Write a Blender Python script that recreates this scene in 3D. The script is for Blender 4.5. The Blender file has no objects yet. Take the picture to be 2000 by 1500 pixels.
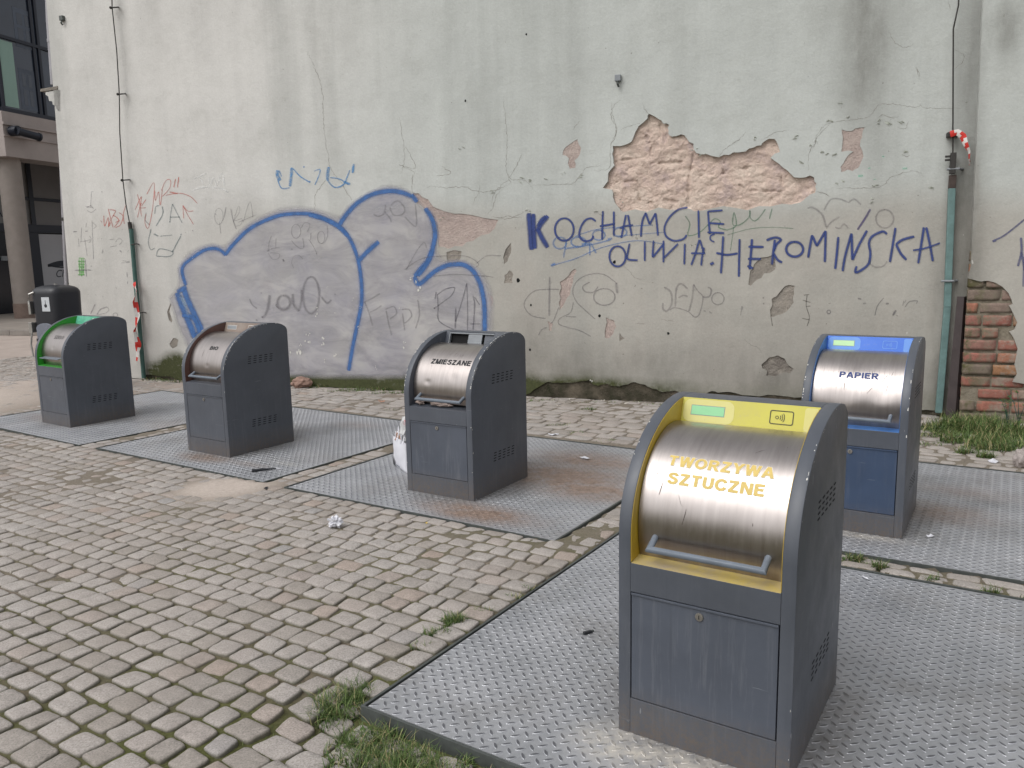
import bpy, bmesh, math, random
from mathutils import Vector, Matrix, noise
from mathutils.geometry import delaunay_2d_cdt
random.seed(7)
R = math.radians
C = bpy.context.scene.collection
sc = bpy.context.scene

# ------------------------------------------------------------------ camera, sky, sun, exposure
F_PX, PITCH, ROLL, EYE = 1553.87, 0.1560, -0.0202, 1.7619
fwd = Vector((0, math.cos(PITCH), -math.sin(PITCH)))
_up = Vector((0, math.sin(PITCH), math.cos(PITCH)))
rgt = math.cos(ROLL)*Vector((1, 0, 0)) + math.sin(ROLL)*_up
upv = math.cos(ROLL)*_up - math.sin(ROLL)*Vector((1, 0, 0))
cam_d = bpy.data.cameras.new('camera'); cam = bpy.data.objects.new('camera', cam_d); C.objects.link(cam)
cam_d.sensor_fit = 'HORIZONTAL'; cam_d.sensor_width = 36.0; cam_d.lens = 36.0*F_PX/2000.0
cam_d.clip_start = 0.05; cam_d.clip_end = 2000
mw = Matrix((rgt, upv, -fwd)).transposed().to_4x4(); mw.translation = Vector((0, 0, EYE))
cam.matrix_world = mw
sc.camera = cam

SUN_EL, SUN_AZ = 52.0, -128.0     # azimuth measured from +y towards +x
world = bpy.data.worlds.new("World"); sc.world = world; world.use_nodes = True
wn = world.node_tree; bg = wn.nodes['Background']
sky = wn.nodes.new('ShaderNodeTexSky'); sky.sky_type = 'NISHITA'; sky.sun_disc = False
sky.sun_elevation = R(SUN_EL); sky.sun_rotation = R(SUN_AZ); sky.air_density = 1.0; sky.dust_density = 4.0; sky.ozone_density = 1.0
hs = wn.nodes.new('ShaderNodeHueSaturation'); hs.inputs['Saturation'].default_value = 0.12
wn.links.new(sky.outputs[0], hs.inputs['Color']); wn.links.new(hs.outputs[0], bg.inputs['Color'])
bg.inputs['Strength'].default_value = 0.15
sun_d = bpy.data.lights.new('sun', 'SUN'); sun = bpy.data.objects.new('sun', sun_d); C.objects.link(sun)
sun_d.energy = 0.5; sun_d.angle = R(55); sun_d.color = (1.0, 0.98, 0.95)
sdir = Vector((math.sin(R(SUN_AZ))*math.cos(R(SUN_EL)), math.cos(R(SUN_AZ))*math.cos(R(SUN_EL)), math.sin(R(SUN_EL))))
sun.rotation_euler = sdir.to_track_quat('Z', 'Y').to_euler()
sc.view_settings.view_transform = 'Standard'; sc.view_settings.look = 'None'
sc.view_settings.exposure = 0.28; sc.view_settings.gamma = 1.0
sc.cycles.max_bounces = 6; sc.cycles.transparent_max_bounces = 16

# ------------------------------------------------------------------ measuring helpers
EYEV = Vector((0, 0, EYE))
def ray(px, py):
    return fwd + rgt*((px-1000)/F_PX) - upv*((py-750)/F_PX)
def gnd(px, py, z=0.0):
    d = ray(px, py); return EYEV + d*((z-EYE)/d.z)
WA = Vector((-5.8139, 12.4838, 0)); WANG = R(-21.37)
ud = Vector((math.cos(WANG), math.sin(WANG), 0)); nd = Vector((ud.y, -ud.x, 0))   # nd points out of the wall, to the viewer
def wp(px, py, off=0.0):
    d = ray(px, py); o = WA + nd*off
    t = (o-EYEV).dot(nd)/d.dot(nd); P = EYEV + d*t
    return ((P-WA).dot(ud), P.z)
YAW = 0.574
ev = Vector((math.cos(YAW), -math.sin(YAW), 0)); nv = Vector((math.sin(YAW), math.cos(YAW), 0))
def EN(e, n): return ev*e + nv*n
def toen(P): return P.dot(ev), P.dot(nv)

# ------------------------------------------------------------------ object helpers
def tag(o, label=None, cat=None, group=None, kind=None):
    if label: o['label'] = label
    if cat: o['category'] = cat
    if group: o['group'] = group
    if kind: o['kind'] = kind
    return o
def empty(name, loc=(0, 0, 0), rz=0.0):
    o = bpy.data.objects.new(name, None); C.objects.link(o); o.location = loc; o.rotation_euler = (0, 0, rz)
    o.empty_display_size = 0.1
    return o
def mk(name, verts, faces, mat, parent=None, smooth=False, attrs=None, uvs=None):
    me = bpy.data.meshes.new(name)
    me.from_pydata([tuple(v) for v in verts], [], faces); me.update()
    if smooth:
        me.polygons.foreach_set('use_smooth', [True]*len(me.polygons))
    for k, (dom, vals) in (attrs or {}).items():
        a = me.attributes.new(k, 'FLOAT', dom); a.data.foreach_set('value', vals)
    if uvs:
        l = me.uv_layers.new(name='UVMap')
        flat = []
        for p in me.polygons:
            for vi in p.vertices: flat += list(uvs[vi])
        l.data.foreach_set('uv', flat)
    o = bpy.data.objects.new(name, me); C.objects.link(o)
    if mat: me.materials.append(mat)
    if parent: o.parent = parent
    return o
class MB:
    def __init__(s): s.v = []; s.f = []
    def add(s, vs, fs):
        b = len(s.v); s.v += [tuple(v) for v in vs]; s.f += [tuple(i+b for i in f) for f in fs]; return s
    def box(s, x0, x1, y0, y1, z0, z1):
        return s.add([(x0,y0,z0),(x1,y0,z0),(x1,y1,z0),(x0,y1,z0),(x0,y0,z1),(x1,y0,z1),(x1,y1,z1),(x0,y1,z1)],
                     [(0,3,2,1),(4,5,6,7),(0,1,5,4),(1,2,6,5),(2,3,7,6),(3,0,4,7)])
    def tube(s, pts, r, n=10, caps=True):
        pts = [Vector(p) for p in pts]; rings = []
        rr = r if isinstance(r, (list, tuple)) else [r]*len(pts)
        for i, p in enumerate(pts):
            a = (pts[i]-pts[i-1]).normalized() if i else None
            b = (pts[i+1]-pts[i]).normalized() if i < len(pts)-1 else None
            t = (a+b).normalized() if a and b else (a or b)
            k = 1.0
            if a and b: k = 1.0/max(0.45, t.dot(a))
            ref = Vector((0,0,1)) if abs(t.z) < 0.9 else Vector((1,0,0))
            u = t.cross(ref).normalized(); w = t.cross(u).normalized()
            if a and b and a.dot(b) < 0.99:
                bis = (b-a).normalized()
            else: bis = None
            ring = []
            for j in range(n):
                q = 2*math.pi*j/n; v = u*math.cos(q)+w*math.sin(q)
                if bis: v = v + bis*(v.dot(bis))*(k-1)
                ring.append(p+v*rr[i])
            rings.append(ring)
        vs = [v for ring in rings for v in ring]; fs = []
        for i in range(len(pts)-1):
            for j in range(n):
                fs.append((i*n+j, i*n+(j+1) % n, (i+1)*n+(j+1) % n, (i+1)*n+j))
        if caps:
            fs.append(tuple(range(n-1, -1, -1))); fs.append(tuple((len(pts)-1)*n+j for j in range(n)))
        return s.add(vs, fs)
    def prism(s, poly, axis, a, b):
        # poly: list of 2D points; extruded along the axis from a to b
        n = len(poly)
        def P(q, t): return {'x': (t, q[0], q[1]), 'y': (q[0], t, q[1]), 'z': (q[0], q[1], t)}[axis]
        vs = [P(q, a) for q in poly]+[P(q, b) for q in poly]
        fs = [tuple(range(n-1, -1, -1)), tuple(range(n, 2*n))]+[(i, (i+1) % n, n+(i+1) % n, n+i) for i in range(n)]
        return s.add(vs, fs)
    def strip(s, pts_a, pts_b):
        n = len(pts_a); return s.add(list(pts_a)+list(pts_b), [(i, i+1, n+i+1, n+i) for i in range(n-1)])
    def build(s, name, mat, parent=None, smooth=False, bevel=0.0, seg=2, fix=True):
        o = mk(name, s.v, s.f, mat, parent)
        bm = bmesh.new(); bm.from_mesh(o.data)
        if fix: bmesh.ops.recalc_face_normals(bm, faces=bm.faces)
        if bevel:
            es = [e for e in bm.edges if len(e.link_faces) == 2 and e.calc_face_angle(0) > 0.6]
            bmesh.ops.bevel(bm, geom=es, offset=bevel, segments=seg, affect='EDGES', profile=0.6, clamp_overlap=True)
        if smooth:
            for f in bm.faces: f.smooth = True
            for e in bm.edges:
                if len(e.link_faces) == 2 and e.calc_face_angle(0) > 0.7: e.smooth = False
        bm.to_mesh(o.data); bm.free()
        return o
def fnoise(x, y, z=0.0, H=0.9, oct=4): return noise.fractal(Vector((x, y, z)), H, 2.0, oct)
def smooth(a, b, x):
    t = max(0.0, min(1.0, (x-a)/(b-a))); return t*t*(3-2*t)
def crom(pts, step=5.0):
    if len(pts) < 3: 
        (x0,y0),(x1,y1)=pts; n=max(1,int(math.hypot(x1-x0,y1-y0)/step))
        return [(x0+(x1-x0)*i/n, y0+(y1-y0)*i/n) for i in range(n+1)]
    out = []
    P = [pts[0]]+list(pts)+[pts[-1]]
    for i in range(1, len(P)-2):
        p0, p1, p2, p3 = P[i-1], P[i], P[i+1], P[i+2]
        n = max(1, int(math.hypot(p2[0]-p1[0], p2[1]-p1[1])/step))
        for k in range(n):
            t = k/n
            out.append(tuple(0.5*((2*p1[a])+(-p0[a]+p2[a])*t+(2*p0[a]-5*p1[a]+4*p2[a]-p3[a])*t*t+(-p0[a]+3*p1[a]-3*p2[a]+p3[a])*t**3) for a in (0, 1)))
    out.append(tuple(pts[-1])); return out

# ------------------------------------------------------------------ materials
def lin(c):
    return tuple((v/255/12.92 if v/255 <= 0.04045 else ((v/255+0.055)/1.055)**2.4) for v in c)
def sr(r, g, b, k=1.0): return tuple(min(0.95, v*k) for v in lin((r, g, b)))+(1.0,)
class G:
    """small helper round one material's node tree"""
    def __init__(s, name, rough=0.7, metal=0.0, spec=0.4):
        s.m = bpy.data.materials.new(name); s.m.use_nodes = True; s.t = s.m.node_tree
        s.b = s.t.nodes['Principled BSDF']; s.set('Roughness', rough); s.set('Metallic', metal); s.set('Specular IOR Level', spec)
        s._c = None
    def set(s, k, v):
        if hasattr(v, 'is_linked') or isinstance(v, bpy.types.NodeSocket): s.t.links.new(v, s.b.inputs[k])
        else: s.b.inputs[k].default_value = v
    def n(s, typ, **kw):
        nd_ = s.t.nodes.new(typ)
        for k, v in kw.items():
            if k.startswith('_'): setattr(nd_, k[1:], v)
        return nd_
    def put(s, sock, v):
        if isinstance(v, bpy.types.NodeSocket): s.t.links.new(v, sock)
        else: sock.default_value = v
    def co(s, kind='Object'):
        if s._c is None: s._c = s.n('ShaderNodeTexCoord')
        return s._c.outputs[kind]
    def pos(s): return s.n('ShaderNodeNewGeometry').outputs['Position']
    def map(s, v, scale=(1, 1, 1), loc=(0, 0, 0), rot=(0, 0, 0)):
        q = s.n('ShaderNodeMapping'); s.put(q.inputs['Vector'], v); q.inputs['Scale'].default_value = scale; q.inputs['Location'].default_value = loc
        q.inputs['Rotation'].default_value = rot
        return q.outputs[0]
    def noise(s, v, scale=5, detail=4, rough=0.6, dist=0.0, col=False):
        q = s.n('ShaderNodeTexNoise'); s.put(q.inputs['Vector'], v); q.inputs['Scale'].default_value = scale
        q.inputs['Detail'].default_value = detail; q.inputs['Roughness'].default_value = rough; q.inputs['Distortion'].default_value = dist
        return q.outputs['Color' if col else 'Fac']
    def voro(s, v, scale=5, feature='F1', out='Distance', rnd=1.0):
        q = s.n('ShaderNodeTexVoronoi'); q.feature = feature; s.put(q.inputs['Vector'], v); q.inputs['Scale'].default_value = scale
        q.inputs['Randomness'].default_value = rnd
        return q.outputs[out]
    def ramp(s, f, stops, interp='LINEAR'):
        q = s.n('ShaderNodeValToRGB'); s.put(q.inputs[0], f); r = q.color_ramp; r.interpolation = interp
        while len(r.elements) < len(stops): r.elements.new(0.5)
        for e, (p, c) in zip(r.elements, stops):
            e.position = p; e.color = c if isinstance(c, tuple) else (c, c, c, 1)
        return q.outputs[0]
    def mix(s, f, a, b, mode='MIX'):
        q = s.n('ShaderNodeMix'); q.data_type = 'RGBA'; q.blend_type = mode
        s.put(q.inputs['Factor'], f); s.put(q.inputs[6], a); s.put(q.inputs[7], b); return q.outputs[2]
    def math(s, op, a, b=0.0, clamp=False):
        q = s.n('ShaderNodeMath'); q.operation = op; q.use_clamp = clamp; s.put(q.inputs[0], a); s.put(q.inputs[1], b); return q.outputs[0]
    def attr(s, name):
        q = s.n('ShaderNodeAttribute'); q.attribute_name = name; return q.outputs['Fac']
    def sep(s, v):
        q = s.n('ShaderNodeSeparateXYZ'); s.put(q.inputs[0], v); return q.outputs
    def uv(s):
        q = s.n('ShaderNodeUVMap'); q.uv_map = 'UVMap'; return q.outputs[0]
    def blob(s, v, cx, cy, rx, ry, rot=0.0, soft=0.6):
        """1 inside an ellipse lying in the xy plane of v, 0 outside"""
        q = s.n('ShaderNodeVectorMath'); q.operation = 'SUBTRACT'; s.put(q.inputs[0], v); q.inputs[1].default_value = (cx, cy, 0)
        m1 = s.map(q.outputs[0], rot=(0, 0, -rot))
        m2 = s.map(m1, scale=(1/rx, 1/ry, 0))
        l = s.n('ShaderNodeVectorMath'); l.operation = 'LENGTH'; s.put(l.inputs[0], m2)
        return s.ramp(l.outputs['Value'], [(1-soft if soft < 1 else 0.0, 1.0), (1.0, 0.0)], 'EASE')
    def bump(s, h, strength=0.3, dist=0.01):
        q = s.n('ShaderNodeBump'); q.inputs['Strength'].default_value = strength; q.inputs['Distance'].default_value = dist
        s.put(q.inputs['Height'], h); s.set('Normal', q.outputs[0]); return q
def plain(name, col, rough=0.6, metal=0.0, var=0.12, scale=12.0, bump=0.0, spec=0.4):
    g = G(name, rough, metal, spec)
    nz = g.noise(g.co(), scale, 5, 0.65)
    k = g.ramp(nz, [(0.3, 1-var), (0.7, 1+var)])
    g.set('Base Color', g.mix(1.0, col, k, 'MULTIPLY'))
    if bump: g.bump(g.noise(g.co(), scale*3, 4), bump, 0.004)
    return g.m
# ---- plaster of the gable wall
def plaster_mat(name='old_plaster'):
    g = G(name, 0.88, 0, 0.2)
    o = g.co(); tone = g.attr('tone'); dirt_shade = g.attr('dirt'); moss = g.attr('moss'); low = g.attr('low')
    upper = g.mix(tone, sr(203, 201, 197), sr(188, 191, 187))
    lower = g.mix(g.noise(o, 1.3, 4), sr(166, 165, 158), sr(176, 170, 162))
    c = g.mix(low, upper, lower)
    big = g.noise(g.map(o, (1, 1, 0.55)), 1.1, 6, 0.62)
    c = g.mix(1.0, c, g.ramp(big, [(0.25, 0.86), (0.55, 1.0), (0.8, 1.08)]), 'MULTIPLY')
    st = g.noise(g.map(o, (1.7, 1, 0.22)), 2.0, 6, 0.6, 0.6)
    c = g.mix(0.22, c, g.ramp(st, [(0.3, 0.84), (0.6, 1.03)]), 'MULTIPLY')
    damp = g.ramp(g.noise(g.map(o, (0.75, 1, 0.07), (3, 0, 0)), 1.6, 6, 0.62), [(0.50, 0.0), (0.66, 1.0)])
    c = g.mix(g.math('MULTIPLY', damp, 0.34), c, sr(150, 152, 148))
    blo = g.ramp(g.noise(g.map(o, (1, 1, 1), (9, 0, 4)), 2.1, 7, 0.72), [(0.52, 0.0), (0.7, 1.0)])
    c = g.mix(g.math('MULTIPLY', blo, 0.2), c, sr(146, 146, 138))
    fine = g.noise(o, 38, 6, 0.7)
    c = g.mix(0.5, c, g.ramp(fine, [(0.3, 0.84), (0.7, 1.1)]), 'MULTIPLY')
    # stains and painted corner shade carried by this attribute, broken up by noise
    dn = g.math('MULTIPLY', dirt_shade, g.ramp(g.noise(g.map(o, (2, 1, 0.8)), 2.4, 6, 0.7), [(0.25, 0.45), (0.75, 1.25)]), True)
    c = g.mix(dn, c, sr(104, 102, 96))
    # specks and pock marks, more of them near the ground
    sp = g.math('GREATER_THAN', g.noise(o, 23, 3, 0.5), g.math('SUBTRACT', 0.735, g.math('MULTIPLY', low, 0.015)))
    c = g.mix(g.math('MULTIPLY', sp, 0.55), c, sr(96, 90, 82))
    wh = g.math('MULTIPLY', g.math('GREATER_THAN', g.noise(g.map(o, (1, 1, 0.4), (7, 3, 2)), 19, 3, 0.5), 0.745), low)
    c = g.mix(g.math('MULTIPLY', wh, 0.6), c, sr(205, 203, 196))
    mn = g.math('MULTIPLY', moss, g.ramp(g.noise(o, 9, 6, 0.75), [(0.25, 0.45), (0.55, 1.4)]), True)
    c = g.mix(mn, c, g.mix(g.noise(o, 30, 4), sr(44, 47, 33), sr(86, 90, 58)))
    g.set('Base Color', c)
    h = g.math('ADD', g.math('MULTIPLY', g.noise(o, 3.0, 5, 0.6), 1.0), g.math('MULTIPLY', g.noise(o, 60, 5, 0.7), 0.12))
    g.bump(h, 0.55, 0.03)
    return g.m
def masonry_mat(name, c1, c2, c3):
    g = G(name, 0.95, 0, 0.15); o = g.co()
    a = g.noise(o, 3.2, 6, 0.65); b = g.noise(o, 16, 6, 0.75)
    c = g.ramp(a, [(0.33, c3), (0.47, c1), (0.68, c2)])
    c = g.mix(0.8, c, g.ramp(b, [(0.3, 0.84), (0.7, 1.12)]), 'MULTIPLY')
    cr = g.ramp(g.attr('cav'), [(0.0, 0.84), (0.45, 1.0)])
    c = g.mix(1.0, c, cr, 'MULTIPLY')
    g.set('Base Color', c); g.bump(g.math('ADD', g.noise(o, 40, 7, 0.78), g.math('MULTIPLY', g.voro(o, 26, 'DISTANCE_TO_EDGE'), .5)), 0.85, 0.016)
    return g.m
def paint_film(name, col, strength=0.9, soft=0.35, streak=0.5):
    """a thin sprayed or brushed film: opaque along the middle of a stroke, thinning to nothing at its edges"""
    g = G(name, 0.6, 0, 0.3)
    s = g.sep(g.uv())
    e = g.math('MULTIPLY', g.math('ABSOLUTE', g.math('SUBTRACT', s[1], 0.5)), 2.0)
    a = g.ramp(e, [(max(0.0, 1-2*soft), 1.0), (1.0, 0.0)], 'EASE')
    nz = g.math('MULTIPLY', g.ramp(g.noise(g.co(), 26, 5, 0.7), [(0.28, 1-streak), (0.6, 1.0)]), g.ramp(g.noise(g.co(), 4.5, 4, 0.6), [(0.3, 1-streak*.7), (0.6, 1.0)]))
    g.set('Alpha', g.math('MULTIPLY', g.math('MULTIPLY', a, nz), strength, True))
    g.set('Base Color', g.mix(1.0, col, g.ramp(g.noise(g.co(), 9, 4), [(0.3, 0.85), (0.7, 1.15)]), 'MULTIPLY'))
    return g.m
def fill_film(name, col, col2, strength):
    """rolled-on filler coat: the film attribute fades it out at its rim"""
    g = G(name, 0.75, 0, 0.25); o = g.co()
    arcs = g.noise(g.map(o, (0.8, 1, 1.9), rot=(0, 0.35, 0)), 2.0, 6, 0.66, 0.7)
    blot = g.noise(o, 1.7, 5, 0.6)
    f = g.math('MULTIPLY', g.math('ADD', g.math('MULTIPLY', arcs, 0.7), g.math('MULTIPLY', blot, 0.8)), 1.0)
    g.set('Base Color', g.ramp(f, [(0.5, col), (1.05, col2)]))
    g.set('Alpha', g.math('MULTIPLY', g.math('MULTIPLY', g.attr('film'), g.ramp(arcs, [(0.3, 0.5), (0.62, 1.0)])), strength, True))
    return g.m

MAT = {}
MAT['plaster'] = plaster_mat()
MAT['masonry'] = masonry_mat('exposed_masonry', sr(203, 182, 169), sr(213, 197, 183), sr(188, 169, 163))
MAT['pinkcoat'] = masonry_mat('pink_undercoat', sr(174, 158, 151), sr(182, 168, 160), sr(160, 147, 142))
MAT['greycoat'] = masonry_mat('grey_undercoat', sr(140, 134, 126), sr(158, 150, 140), sr(116, 110, 104))
MAT['plinth'] = masonry_mat('mossy_plinth', sr(70, 66, 56), sr(104, 96, 84), sr(44, 47, 32))
MAT['crack'] = plain('crack_shadow', sr(134, 131, 124), 0.95, 0, 0.2, 30)

# ---- stone setts, joint soil
def sett_mat():
    g = G('granite_setts', 0.82, 0, 0.3); p = g.pos(); t = g.attr('tint')
    base = g.ramp(t, [(0.0, sr(144, 137, 130)), (0.3, sr(155, 149, 144)), (0.62, sr(164, 158, 153)), (0.88, sr(160, 153, 148)), (0.96, sr(155, 141, 131)), (1.0, sr(149, 147, 146))])
    gr = g.noise(p, 130, 3, 0.8)
    c = g.mix(0.9, base, g.ramp(gr, [(0.32, 0.56), (0.5, 1.0), (0.7, 1.36)]), 'MULTIPLY')
    c = g.mix(0.8, c, g.ramp(g.noise(p, 11, 5, 0.7), [(0.3, 0.8), (0.7, 1.14)]), 'MULTIPLY')
    # trodden dust, in large soft patches
    d = g.ramp(g.noise(p, 0.7, 4, 0.6), [(0.42, 0.0), (0.72, 0.55)])
    c = g.mix(d, c, sr(158, 149, 141))
    st2 = g.ramp(g.noise(g.map(p, (1, 1, 1), (5, 2, 0)), 0.9, 5, 0.65), [(0.56, 0.0), (0.74, 0.42)])
    c = g.mix(st2, c, sr(118, 110, 102))
    sk = g.attr('skirt')
    yy = g.ramp(g.math('DIVIDE', g.sep(p)[1], 12.0), [(0.27, 0.0), (0.44, 1.0)])
    mossy = g.mix(yy, g.mix(g.noise(p, 8, 3), sr(66, 62, 50), sr(80, 82, 52)), sr(116, 108, 99))
    c = g.mix(g.math('MULTIPLY', sk, 0.85), c, mossy)
    g.set('Base Color', c); g.bump(g.math('ADD', g.noise(p, 70, 5, 0.75), g.math('MULTIPLY', g.noise(p, 14, 3), 0.7)), 0.55, 0.006)
    return g.m
def soil_mat():
    g = G('joint_soil', 0.95, 0, 0.12); p = g.pos()
    s = g.sep(p)
    n1 = g.noise(p, 1.3, 5, 0.65); n2 = g.noise(p, 45, 5, 0.8)
    dirt_shade = g.ramp(n2, [(0.3, sr(76, 69, 60)), (0.7, sr(122, 111, 98))])
    moss = g.ramp(g.noise(p, 60, 4, 0.8), [(0.3, sr(62, 64, 38)), (0.7, sr(98, 100, 62))])
    dirt_shade = g.mix(g.ramp(g.math('DIVIDE', s[1], 12.0), [(0.27, 0.0), (0.44, 1.0)]), dirt_shade, g.ramp(n2, [(0.3, sr(104, 96, 87)), (0.7, sr(140, 131, 121))]))
    near = g.ramp(g.math('DIVIDE', s[1], 12.0), [(0.22, 1.0), (0.5, 0.12)])
    mk_ = g.math('MULTIPLY', g.ramp(n1, [(0.36, 0.0), (0.56, 1.0)]), near)
    c = g.mix(mk_, dirt_shade, moss)
    # pale sand and paving far off, and the loose sand spilled on the setts
    far = g.ramp(g.math('DIVIDE', s[1], 20.0), [(0.5, 0.0), (0.62, 1.0)])
    c = g.mix(far, c, g.ramp(g.noise(p, 2.0, 5), [(0.3, sr(160, 148, 140)), (0.7, sr(176, 164, 156))]))
    q = gnd(440, 952)
    sand = g.math('MULTIPLY', g.blob(p, q.x, q.y, 0.62, 0.55, 0.5, 0.75), 1.0)
    q2 = Vector((-8.6, 10.2, 0))
    sand2 = g.blob(p, q2.x, q2.y, 3.2, 2.9, 0.3, 0.6)
    c = g.mix(g.math('MAXIMUM', sand, sand2), c, g.ramp(g.noise(p, 30, 5, 0.8), [(0.3, sr(168, 156, 147)), (0.7, sr(192, 181, 172))]))
    g.set('Base Color', c); g.bump(n2, 0.7, 0.008)
    return g.m
MAT['setts'] = sett_mat(); MAT['soil'] = soil_mat()

# ---- chequer plate and its frame
def plate_mat():
    g = G('galvanised_plate', 0.42, 0.55, 0.5); p = g.pos()
    t = g.attr('tread')           # 1 on the darker tops of the bars, .5 on their lighter slopes
    base = g.ramp(g.noise(p, 2.2, 5, 0.65), [(0.3, sr(146, 148, 152)), (0.7, sr(172, 173, 177))])
    base = g.mix(0.6, base, g.ramp(g.noise(p, 55, 5, 0.7), [(0.3, 0.8), (0.7, 1.12)]), 'MULTIPLY')
    bars = g.ramp(t, [(0.0, (1, 1, 1, 1)), (0.5, (1.12, 1.12, 1.12, 1)), (1.0, (0.37, 0.37, 0.39, 1))])
    c = g.mix(1.0, base, bars, 'MULTIPLY')
    dirt_shade = None
    spots = [((1095, 930), 1.0, .62, 1.0), ((1150, 900), .9, .5, .8), ((930, 1000), .75, .30, 1.0), ((400, 893), .5, .22, .85), ((1010, 925), .7, .45, .9), ((1150, 955), .8, .45, .9),
             ((1830, 1000), .55, .4, .6), ((1880, 960), .6, .3, .35), ((700, 830), .5, .3, .3), ((480, 905), .5, .12, .35), ((90, 815), .7, .3, .4), ((330, 830), .4, .4, .25)]
    for (px, py), rx, ry, k in spots:
        q = gnd(px, py); b = g.math('MULTIPLY', g.blob(p, q.x, q.y, rx, ry, -0.57, 0.95), k)
        dirt_shade = b if dirt_shade is None else g.math('MAXIMUM', dirt_shade, b)
    dn = g.math('MULTIPLY', dirt_shade, g.ramp(g.noise(p, 7, 6, 0.75), [(0.28, 0.5), (0.6, 1.35)]), True)
    c = g.mix(dn, c, g.ramp(g.noise(p, 18, 5), [(0.3, sr(112, 95, 85)), (0.7, sr(146, 127, 115))]))
    grime_shade = None  # grime and contact shade round each bin foot, painted into the plate colour
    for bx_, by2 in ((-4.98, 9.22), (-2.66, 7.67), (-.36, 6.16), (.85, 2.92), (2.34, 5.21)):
        b = g.blob(p, bx_, by2, .62, .72, -0.574, .55); grime_shade = b if grime_shade is None else g.math('MAXIMUM', grime_shade, b)
    gn = g.math('MULTIPLY', grime_shade, g.ramp(g.noise(p, 11, 6, 0.75), [(0.3, 0.15), (0.65, .75)]), True)
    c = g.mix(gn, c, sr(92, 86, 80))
    c = g.mix(g.ramp(g.noise(p, 1.6, 6, 0.7), [(0.5, 0.0), (0.72, .4)]), c, sr(120, 114, 108))
    dust = None
    for (px, py), rx, ry, k in [((1225, 1460), .32, .2, .9), ((1330, 1490), .4, .18, .8), ((1680, 1045), .4, .1, .6), ((560, 905), .3, .1, .35)]:
        q = gnd(px, py); b = g.math('MULTIPLY', g.blob(p, q.x, q.y, rx, ry, -0.57, 0.95), k)
        dust = b if dust is None else g.math('MAXIMUM', dust, b)
    dd = g.math('MULTIPLY', dust, g.ramp(g.noise(p, 14, 6, 0.75), [(0.35, 0.1), (0.6, 1.1)]), True)
    c = g.mix(dd, c, sr(186, 180, 170))
    g.set('Base Color', c)
    g.set('Metallic', g.math('MULTIPLY', g.math('SUBTRACT', 1.0, g.math('MAXIMUM', dn, dd), True), 0.35))
    g.set('Roughness', g.ramp(g.noise(p, 5, 5), [(0.3, 0.36), (0.7, 0.56)]))
    g.bump(g.noise(p, 90, 4, 0.7), 0.18, 0.002)
    return g.m
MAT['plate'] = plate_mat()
MAT['frame'] = plain('dark_steel_frame', sr(86, 90, 88), 0.55, 0.4, 0.25, 14, 0.1)
MAT['black'] = plain('black_gap', sr(14, 14, 15), 0.9, 0, 0.1)

# ---- bins
def bin_paint(name, col, dusty=0.5):
    g = G(name, 0.38, 0.0, 0.5); o0 = g.co(); s = g.sep(o0)
    oi = g.n('ShaderNodeObjectInfo'); va = g.n('ShaderNodeVectorMath'); va.operation = 'ADD'; g.put(va.inputs[0], o0)
    g.put(va.inputs[1], g.math('MULTIPLY', oi.outputs['Random'], 37.0)); o = va.outputs[0]
    c = g.mix(1.0, col, g.ramp(g.noise(o, 3.5, 5, 0.65), [(0.3, 0.88), (0.7, 1.12)]), 'MULTIPLY')
    # rain streaks of pale dust and the dirty band at the foot
    stk = g.noise(g.map(o, (16, 16, 1.1)), 2.0, 6, 0.75)
    hz = g.ramp(s[2], [(0.0, 1.0), (0.55, 0.45), (0.8, 0.1)])
    c = g.mix(g.math('MULTIPLY', g.math('MULTIPLY', g.ramp(stk, [(0.52, 0.0), (0.78, 0.5)]), hz), dusty), c, sr(140, 142, 146))
    foot = g.ramp(s[2], [(0.04, 1.0), (0.20, 0.0)])
    spk = g.ramp(g.noise(o, 60, 5, 0.8), [(0.42, 0.2), (0.62, 1.0)])
    c = g.mix(g.math('MULTIPLY', g.math('MULTIPLY', foot, spk), 0.85), c, sr(96, 86, 77))
    drp = g.ramp(g.noise(g.map(o, (26, 26, 0.8), (4, 1, 2)), 2.0, 4, 0.6), [(0.64, 0.0), (0.72, 1.0)])
    c = g.mix(g.math('MULTIPLY', drp, 0.14), c, sr(50, 53, 58))
    scr = g.noise(g.map(o, (2.5, 2.5, 60), rot=(0.5, 0.35, 0)), 1.7, 3, 0.5); scm = g.math('GREATER_THAN', g.noise(o, 4.0, 3), 0.56)
    scl = g.math('MULTIPLY', g.math('GREATER_THAN', scr, 0.715), scm)
    c = g.mix(g.math('MULTIPLY', scl, 0.35), c, sr(142, 146, 150))
    sc1 = g.math('GREATER_THAN', g.noise(g.map(o, (1, 1, 0.25)), 42, 2, 0.5), 0.775)
    c = g.mix(g.math('MULTIPLY', sc1, 0.5), c, sr(150, 152, 155))
    g.set('Base Color', c)
    g.set('Roughness', g.ramp(g.noise(o, 6, 5), [(0.3, 0.34), (0.7, 0.52)]))
    g.bump(g.noise(o, 240, 2), 0.08, 0.001)
    return g.m
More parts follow.
